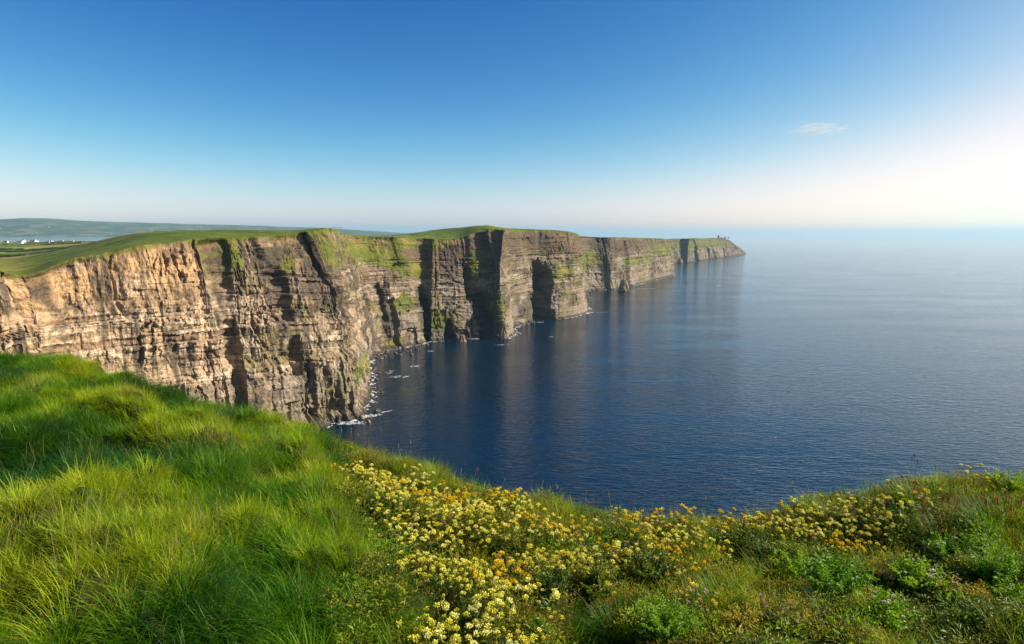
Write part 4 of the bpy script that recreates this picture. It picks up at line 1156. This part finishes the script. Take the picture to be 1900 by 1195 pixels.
def boulders(n, px0, px1, reach, big, label, grp):
    ids = np.where((C[:, 3] > px0) & (C[:, 3] < px1))[0]
    for _ in range(n):
        i = int(RG.choice(ids)); d = base_out[i] + abs(RG.normal(0, reach)) + 0.5
        s_ = big * RG.uniform(0.45, 1.3)
        o = add('boulder', BOU[int(RG.integers(0, 6))])
        o.location = (C[i, 0] + NX[i] * d, C[i, 1] + NY[i] * d, 0.15 * s_); o.rotation_euler = (RG.normal(0, .3), RG.normal(0, .3), RG.uniform(-3, 3)); o.scale = (s_,) * 3
        tag(o, label, 'boulder', grp)
boulders(110, 690, 772, 16, 2.4, 'dark wet boulder on the stony shore below the grass-shelved cliff', 'boulders of the stony shore')
boulders(34, 600, 682, 7, 2.6, 'dark boulder in the surf at the foot of the near cliff nose', 'boulders at the cliff nose')
boulders(26, 800, 985, 4, 2.6, 'fallen boulder at the waterline between the sea caves', 'boulders between the caves')
boulders(22, 1026, 1090, 7, 3.0, 'boulder awash in foam under the recessed cliff buttress', 'boulders under the buttress')

# ---- sea stacks
def stack_mesh(seed, r, h):
    a = np.linspace(0, 2 * math.pi, 49); t_ = np.linspace(0, 1, 44)
    A, T_ = np.meshgrid(a, t_, indexing='ij')
    zz = T_ * h
    rad = r * (1.15 - 0.55 * T_ - 0.6 * np.clip(T_ - 0.8, 0, 1) ** 1.2 * 4 * 0.6)
    ca, sa = np.cos(A), np.sin(A)
    rad = rad * (1 + 0.28 * fbm(ca * 1.6 + 5, sa * 1.6 + zz / h * 1.5, seed, 3) + 0.10 * (hash01(np.floor(zz / (h / 14)), np.floor(A * 3), 0 * A + seed) - 0.5))
    rad = np.maximum(rad, 0.02 * r); rad[:, -1] = 0.02 * r
    rad[-1] = rad[0]
    cc = np.where((T_ < 0.12)[..., None], c3(.04, .034, .028), c3(.20, .15, .10)) * (1 + 0.5 * fbm(ca * 3, sa * 3 + zz / 4, seed + 1, 3))[..., None]
    cc = np.where((T_ > 0.86)[..., None] & (seed % 2 == 0), c3(.10, .11, .02), cc)
    return grid_mesh('sea_stack', rad * ca, rad * sa, zz - 2, cc)
for px_, py_, r_, h_, sd, lab in [(1157, 541, 15, 40, 982, 'pointed dark sea stack standing off the green-shelved far cliff'), (934, 630, 8, 36, 983, 'narrow rock pinnacle leaning against the cliff beside the widest cave'),
                                 (1262, 488, 16, 30, 984, 'small blue-hazed stack under the last headland'), (858, 634, 6, 14, 985, 'low rock stump at the foot of the cave-cut cliff')]:
    c_ = sea_at(px_, py_)
    o = add('sea_stack', stack_mesh(sd, r_, h_), M_ROCK); o.location = (c_[0], c_[1], 0)
    tag(o, lab, 'sea stack')

# ================================================================== on the clifftop
def lz(x, y): return float(land_z(np.array([x]), np.array([y]))[0])
def ribbon(name, pts, width, mat, label, lift=0.45):
    P_ = np.array([at(a, b, c)[:2] for a, b, c in pts], float)
    Q = catmull(P_, 14)
    tg_ = np.gradient(Q, axis=0); tg_ /= np.linalg.norm(tg_, axis=1, keepdims=True)
    nn = np.c_[-tg_[:, 1], tg_[:, 0]]
    w_ = width * (1 + 0.3 * vnoise(np.arange(len(Q)) / 5, 0 * Q[:, 0], 5))
    ks = np.linspace(-0.5, 0.5, 5)
    X = Q[:, 0][:, None] + nn[:, 0][:, None] * w_[:, None] * ks; Y = Q[:, 1][:, None] + nn[:, 1][:, None] * w_[:, None] * ks
    o = add(name, grid_mesh(name, X, Y, land_z(X, Y) + lift), mat)
    return tag(o, label, kind='structure')
M_PATH = mat_plain('trodden_gravel', (0.42, 0.33, 0.20), rough=1.0, var=0.3, scale=0.3)
ribbon('footpath', [(478, 440, 712), (520, 437, 716), (560, 433, 720), (600, 428, 714), (635, 425, 708)], 4.0, M_PATH, 'pale footpath following the rim of the near cliff', 0.9)
ribbon('footpath', [(702, 438, 1110), (716, 439, 1140), (735, 439, 1180), (760, 440, 1230)], 6.0, M_PATH, 'pale footpath crossing the neck behind the cliff nose', 0.9)
ribbon('footpath', [(180, 459, 660), (205, 455, 672), (225, 452, 684), (255, 450, 690), (284, 450, 690)], 5.5, M_PATH, 'bare ochre track across the green hillside', 0.8)

# people on the neck path, a pixel or two each
def person_mesh(seed):
    g = np.random.default_rng(seed)
    V = [(0, 0, .95), (0, 0, 1.2), (0, 0, 1.42), (0, 0, 1.52), (0, .02, 1.66), (.09, 0, .9), (.11, .03, .48), (.12, 0, .06), (.12, .12, .03), (-.09, 0, .9), (-.11, -.02, .48), (-.12, 0, .06), (-.12, .12, .03),
         (.19, 0, 1.40), (.25, .03, 1.12), (.24, .12, .88), (-.19, 0, 1.40), (-.26, .02, 1.12), (-.24, .10, .88)]
    E = [(0, 1), (1, 2), (2, 3), (3, 4), (0, 5), (5, 6), (6, 7), (7, 8), (0, 9), (9, 10), (10, 11), (11, 12), (2, 13), (13, 14), (14, 15), (2, 16), (16, 17), (17, 18)]
    rad = [.15, .15, .14, .06, .105, .09, .065, .05, .045, .09, .065, .05, .045, .065, .05, .035, .065, .05, .035]
    me = bpy.data.meshes.new('person'); me.from_pydata(V, E, [])
    o = bpy.data.objects.new('person', me)
    md = o.modifiers.new('skin', 'SKIN')
    if not me.skin_vertices: me.attributes
    return o, rad
def make_person(x, y, yaw, mat, label):
    o, rad = person_mesh(1)
    COL.objects.link(o)
    bpy.context.view_layer.objects.active = o
    sv = o.data.skin_vertices
    if len(sv) == 0:
        bpy.ops.mesh.customdata_skin_add(); sv = o.data.skin_vertices
    for k_, r_ in enumerate(rad): sv[0].data[k_].radius = (r_, r_ * 0.8)
    sv[0].data[0].use_root = True
    o.modifiers.new('sub', 'SUBSURF').levels = 1
    o.data.materials.append(mat); o.location = (x, y, lz(x, y) + 1.0); o.rotation_euler = (0, 0, yaw)
    tag(o, label, 'person', 'walkers on the neck')
CLOTH = [mat_plain('dark_jacket', (0.02, 0.025, 0.04), var=0.1), mat_plain('red_jacket', (0.35, 0.04, 0.03), var=0.1), mat_plain('blue_jacket', (0.05, 0.10, 0.28), var=0.1)]
for k, (px_, Y_, c_, lab) in enumerate([(703, 1114, 0, 'person in dark clothes walking alone on the neck path'), (712, 1134, 1, 'person in a red jacket on the neck path'), (716, 1142, 0, 'person in dark clothes close beside the red jacket'), (725, 1164, 2, 'person in a blue jacket at the far end of the neck path')]):
    p3 = at(px_, 438, Y_)
    try:
        make_person(p3[0], p3[1], k * 0.9, CLOTH[c_], lab)
    except Exception as ex:
        print('person', ex)

# ruined watch tower on the last headland
M_STONE = mat_plain('grey_stone', (0.22, 0.20, 0.17), rough=0.95, var=0.35, scale=0.6)
def prism(name, x0, x1, y0, y1, z0, z1, inset=0.0):
    V = [(x0, y0, z0), (x1, y0, z0), (x1, y1, z0), (x0, y1, z0), (x0 + inset, y0 + inset, z1), (x1 - inset, y0 + inset, z1), (x1 - inset, y1 - inset, z1), (x0 + inset, y1 - inset, z1)]
    return mesh_from(name, V, [0, 3, 2, 1, 4, 5, 6, 7, 0, 1, 5, 4, 1, 2, 6, 5, 2, 3, 7, 6, 3, 0, 4, 7], [4] * 6)
tp = at(1333, 441, 5420)
tw = empty('watch_tower', (tp[0], tp[1], lz(tp[0], tp[1]) - 0.5))
add('tower_base', prism('tower_base', -7, 7, -7, 7, 0, 4, 1.0), M_STONE, tw)
add('tower_wall', prism('tower_wall', -5.6, 5.6, -5.6, 5.6, 4, 16, 0.6), M_STONE, tw)
for q, (a_, b_) in enumerate([(-4.2, 0), (0, 4.2), (4.2, 0), (0, -4.2)]): add('merlon', prism('merlon', a_ - 1.4, a_ + 1.4, b_ - 1.4, b_ + 1.4, 16, 19 + q % 2), M_STONE, tw)
add('doorway', prism('doorway', -1, 1, -5.9, -5.55, 4.2, 7.0), mat_plain('doorway_shade', (0.01, 0.01, 0.01)), tw)  # near-black slab stands in for the shade inside a doorway
tag(tw, 'small ruined stone watch tower on the farthest headland', 'tower')
for px_, py_, s_, lab in [(1346, 442, 12, 'rocky knoll beside the ruined tower'), (1352, 443, 10, 'smaller rocky knoll sloping to the headland point'), (1340, 441, 8, 'broken rock hump between tower and knoll')]:
    q = at(px_, py_, 5560)
    o = add('rock_knoll', rock_mesh(int(px_), 0.9, 3), M_STONE); o.location = (q[0], q[1], lz(q[0], q[1]) + s_ * 0.3); o.scale = (s_, s_, s_)
    tag(o, lab, 'rock')

# ================================================================== village, fields
M_WALLS = mat_plain('whitewash', (0.78, 0.77, 0.73), rough=0.9, var=0.1, scale=0.1)
M_SLATE = mat_plain('slate_roof', (0.12, 0.12, 0.13), rough=0.8, var=0.2, scale=0.2)
def house_meshes(L_, W_, h, rh):
    a, b = L_ / 2, W_ / 2
    V = [(-a, -b, -1), (a, -b, -1), (a, b, -1), (-a, b, -1), (-a, -b, h), (a, -b, h), (a, b, h), (-a, b, h), (-a, 0, h + rh), (a, 0, h + rh)]
    w = mesh_from('wall', V, [0, 1, 5, 4, 2, 3, 7, 6, 1, 2, 6, 9, 5, 3, 0, 4, 8, 7], [4, 4, 5, 5])
    e = 0.4
    V = [(-a - e, -b - e, h - .3), (a + e, -b - e, h - .3), (a + e, 0, h + rh + .15), (-a - e, 0, h + rh + .15), (-a - e, b + e, h - .3), (a + e, b + e, h - .3)]
    r = mesh_from('roof', V, [0, 1, 2, 3, 3, 2, 5, 4], [4, 4])
    ch = prism('chimney', a - 1.4, a - .4, -.6, .6, h + rh - .8, h + rh + 1.2)
    wi = mesh_from('window', [(-1, -b - .05, 1), (1, -b - .05, 1), (1, -b - .05, 2.4), (-1, -b - .05, 2.4)], [0, 1, 2, 3], [4])
    w.materials.append(M_WALLS); r.materials.append(M_SLATE); ch.materials.append(M_WALLS); wi.materials.append(M_SLATE)
    return w, r, ch, wi
HOUSE = [house_meshes(12, 7, 3.2, 3), house_meshes(16, 8, 5.6, 3.2), house_meshes(9, 6, 3, 2.6)]
def house(px_, Y_, s_, label, grp, zf):
    X_ = (px_ - W0 / 2) / FPX * Y_
    o = empty('house', (X_, Y_, zf(X_, Y_))); o.rotation_euler = (0, 0, RG.uniform(-0.6, 0.6)); o.scale = (s_,) * 3
    w, r, ch, wi = HOUSE[int(RG.integers(0, 3))]
    add('wall', w, None, o); rf = add('roof', r, None, o); add('chimney', ch, None, rf); add('window', wi, None, o)
    tag(o, label, 'house', grp)
for k in range(70):
    f = RG.beta(2.2, 1.6)
    house(58 + 135 * f + RG.normal(0, 4), RG.uniform(2500, 2950), RG.uniform(0.8, 1.25), 'white house in the bayside village beyond the fields', 'village houses', lz)
for k in range(9):
    house(RG.uniform(0, 130), RG.uniform(1900, 2400), RG.uniform(0.8, 1.1), 'lone white farmhouse among the fields before the village', 'farmhouses in the fields', lz)
hy, hz_, hx_ = HY[:, 0], HZ2, HX
def hill_z(x, y):
    i = int(np.clip(np.searchsorted(hy, y), 1, len(hy) - 1)); w = (y - hy[i - 1]) / (hy[i] - hy[i - 1])
    return float(np.interp(x, hx_[i - 1], hz_[i - 1]) * (1 - w) + np.interp(x, hx_[i], hz_[i]) * w) - 1
for k in range(14):
    house(RG.uniform(0, 420), RG.uniform(10900, 13200), RG.uniform(1.0, 1.8), 'tiny white building on the far shore of the bay', 'far shore buildings', hill_z)
# hedges between the fields
M_HEDGE = mat_plain('hedge_leaf', (0.035, 0.05, 0.014), rough=1.0, var=0.5, scale=0.3)
for k in range(16):
    Y0 = RG.uniform(1000, 2400); X0 = (RG.uniform(-60, 190) - W0 / 2) / FPX * Y0
    L_, an = RG.uniform(90, 260), RG.choice([0.05, 0.2, 1.3]) + RG.normal(0, 0.12)
    n_ = int(L_ / 5)
    t_ = np.linspace(-0.5, 0.5, n_) * L_
    a_ = np.linspace(0, math.pi, 6)
    T_, A = np.meshgrid(t_, a_, indexing='ij')
    rr_ = 2.4 * (1 + 0.5 * fbm(T_ / 6, A, 990 + k, 2))
    X = X0 + T_ * math.cos(an) - rr_ * np.cos(A) * math.sin(an); Y = Y0 + T_ * math.sin(an) + rr_ * np.cos(A) * math.cos(an)
    o = add('hedge', grid_mesh('hedge', X, Y, land_z(X, Y) + rr_ * np.sin(A) * 1.3 - 0.4), M_HEDGE)
    tag(o, 'dark hedge dividing the lowland fields before the village', 'hedge', 'field hedges')

# ================================================================== the small cloud over the sea
cm = bpy.data.materials.new('thin_cloud'); cm.use_nodes = True
N_, L_ = cm.node_tree.nodes, cm.node_tree.links; N_.clear()
co = N_.new('ShaderNodeOutputMaterial'); pv2 = N_.new('ShaderNodeVolumePrincipled'); tc = N_.new('ShaderNodeTexCoord')
mp = N_.new('ShaderNodeMapping'); mp.inputs['Scale'].default_value = (1.6, 1.0, 3.2)
nz2 = N_.new('ShaderNodeTexNoise'); nz2.inputs['Scale'].default_value = 1.5; nz2.inputs['Detail'].default_value = 5; nz2.inputs['Roughness'].default_value = 0.62
L_.new(tc.outputs['Object'], mp.inputs[0]); L_.new(mp.outputs[0], nz2.inputs['Vector'])
ln = N_.new('ShaderNodeVectorMath'); ln.operation = 'LENGTH'; L_.new(tc.outputs['Object'], ln.inputs[0])
m1 = N_.new('ShaderNodeMath'); m1.operation = 'MULTIPLY_ADD'; L_.new(ln.outputs['Value'], m1.inputs[0]); m1.inputs[1].default_value = -0.42; L_.new(nz2.outputs['Fac'], m1.inputs[2])
m2 = N_.new('ShaderNodeMapRange'); L_.new(m1.outputs[0], m2.inputs[0]); m2.inputs[1].default_value = 0.20; m2.inputs[2].default_value = 0.5; m2.inputs[3].default_value = 0.0; m2.inputs[4].default_value = 0.0035
L_.new(m2.outputs[0], pv2.inputs['Density']); pv2.inputs['Color'].default_value = (1, 1, 1, 1); pv2.inputs['Anisotropy'].default_value = 0.1
L_.new(pv2.outputs[0], co.inputs['Volume'])
import bmesh
bm = bmesh.new(); bmesh.ops.create_icosphere(bm, subdivisions=3, radius=1.05)
cme = bpy.data.meshes.new('cloud'); bm.to_mesh(cme); bm.free()
cl_ = add('cloud', cme, cm)
q = at(1516, 240, 9000)
cl_.location = q; cl_.scale = (480, 300, 120)
tag(cl_, 'small thin white cloud alone over the sea', 'cloud')

# ================================================================== haze
def box_mesh(name, lo, hi):
    x0, y0, z0 = lo; x1, y1, z1 = hi
    V = [(x0, y0, z0), (x1, y0, z0), (x1, y1, z0), (x0, y1, z0), (x0, y0, z1), (x1, y0, z1), (x1, y1, z1), (x0, y1, z1)]
    F = [0, 3, 2, 1, 4, 5, 6, 7, 0, 1, 5, 4, 1, 2, 6, 5, 2, 3, 7, 6, 3, 0, 4, 7]
    return mesh_from(name, V, F, [4] * 6)
hm = bpy.data.materials.new('haze'); hm.use_nodes = True
hn = hm.node_tree.nodes; hn.clear()
pv = hn.new('ShaderNodeVolumePrincipled'); ho = hn.new('ShaderNodeOutputMaterial')
pv.inputs['Color'].default_value = (0.46, 0.78, 1.0, 1)
pv.inputs['Density'].default_value = 0.000027
pv.inputs['Anisotropy'].default_value = 0.15
hm.node_tree.links.new(pv.outputs[0], ho.inputs['Volume'])
haze = add('haze', box_mesh('haze', (-61000, -61000, -4.5), (61000, 61000, 510)), hm)
tag(haze, kind='stuff')
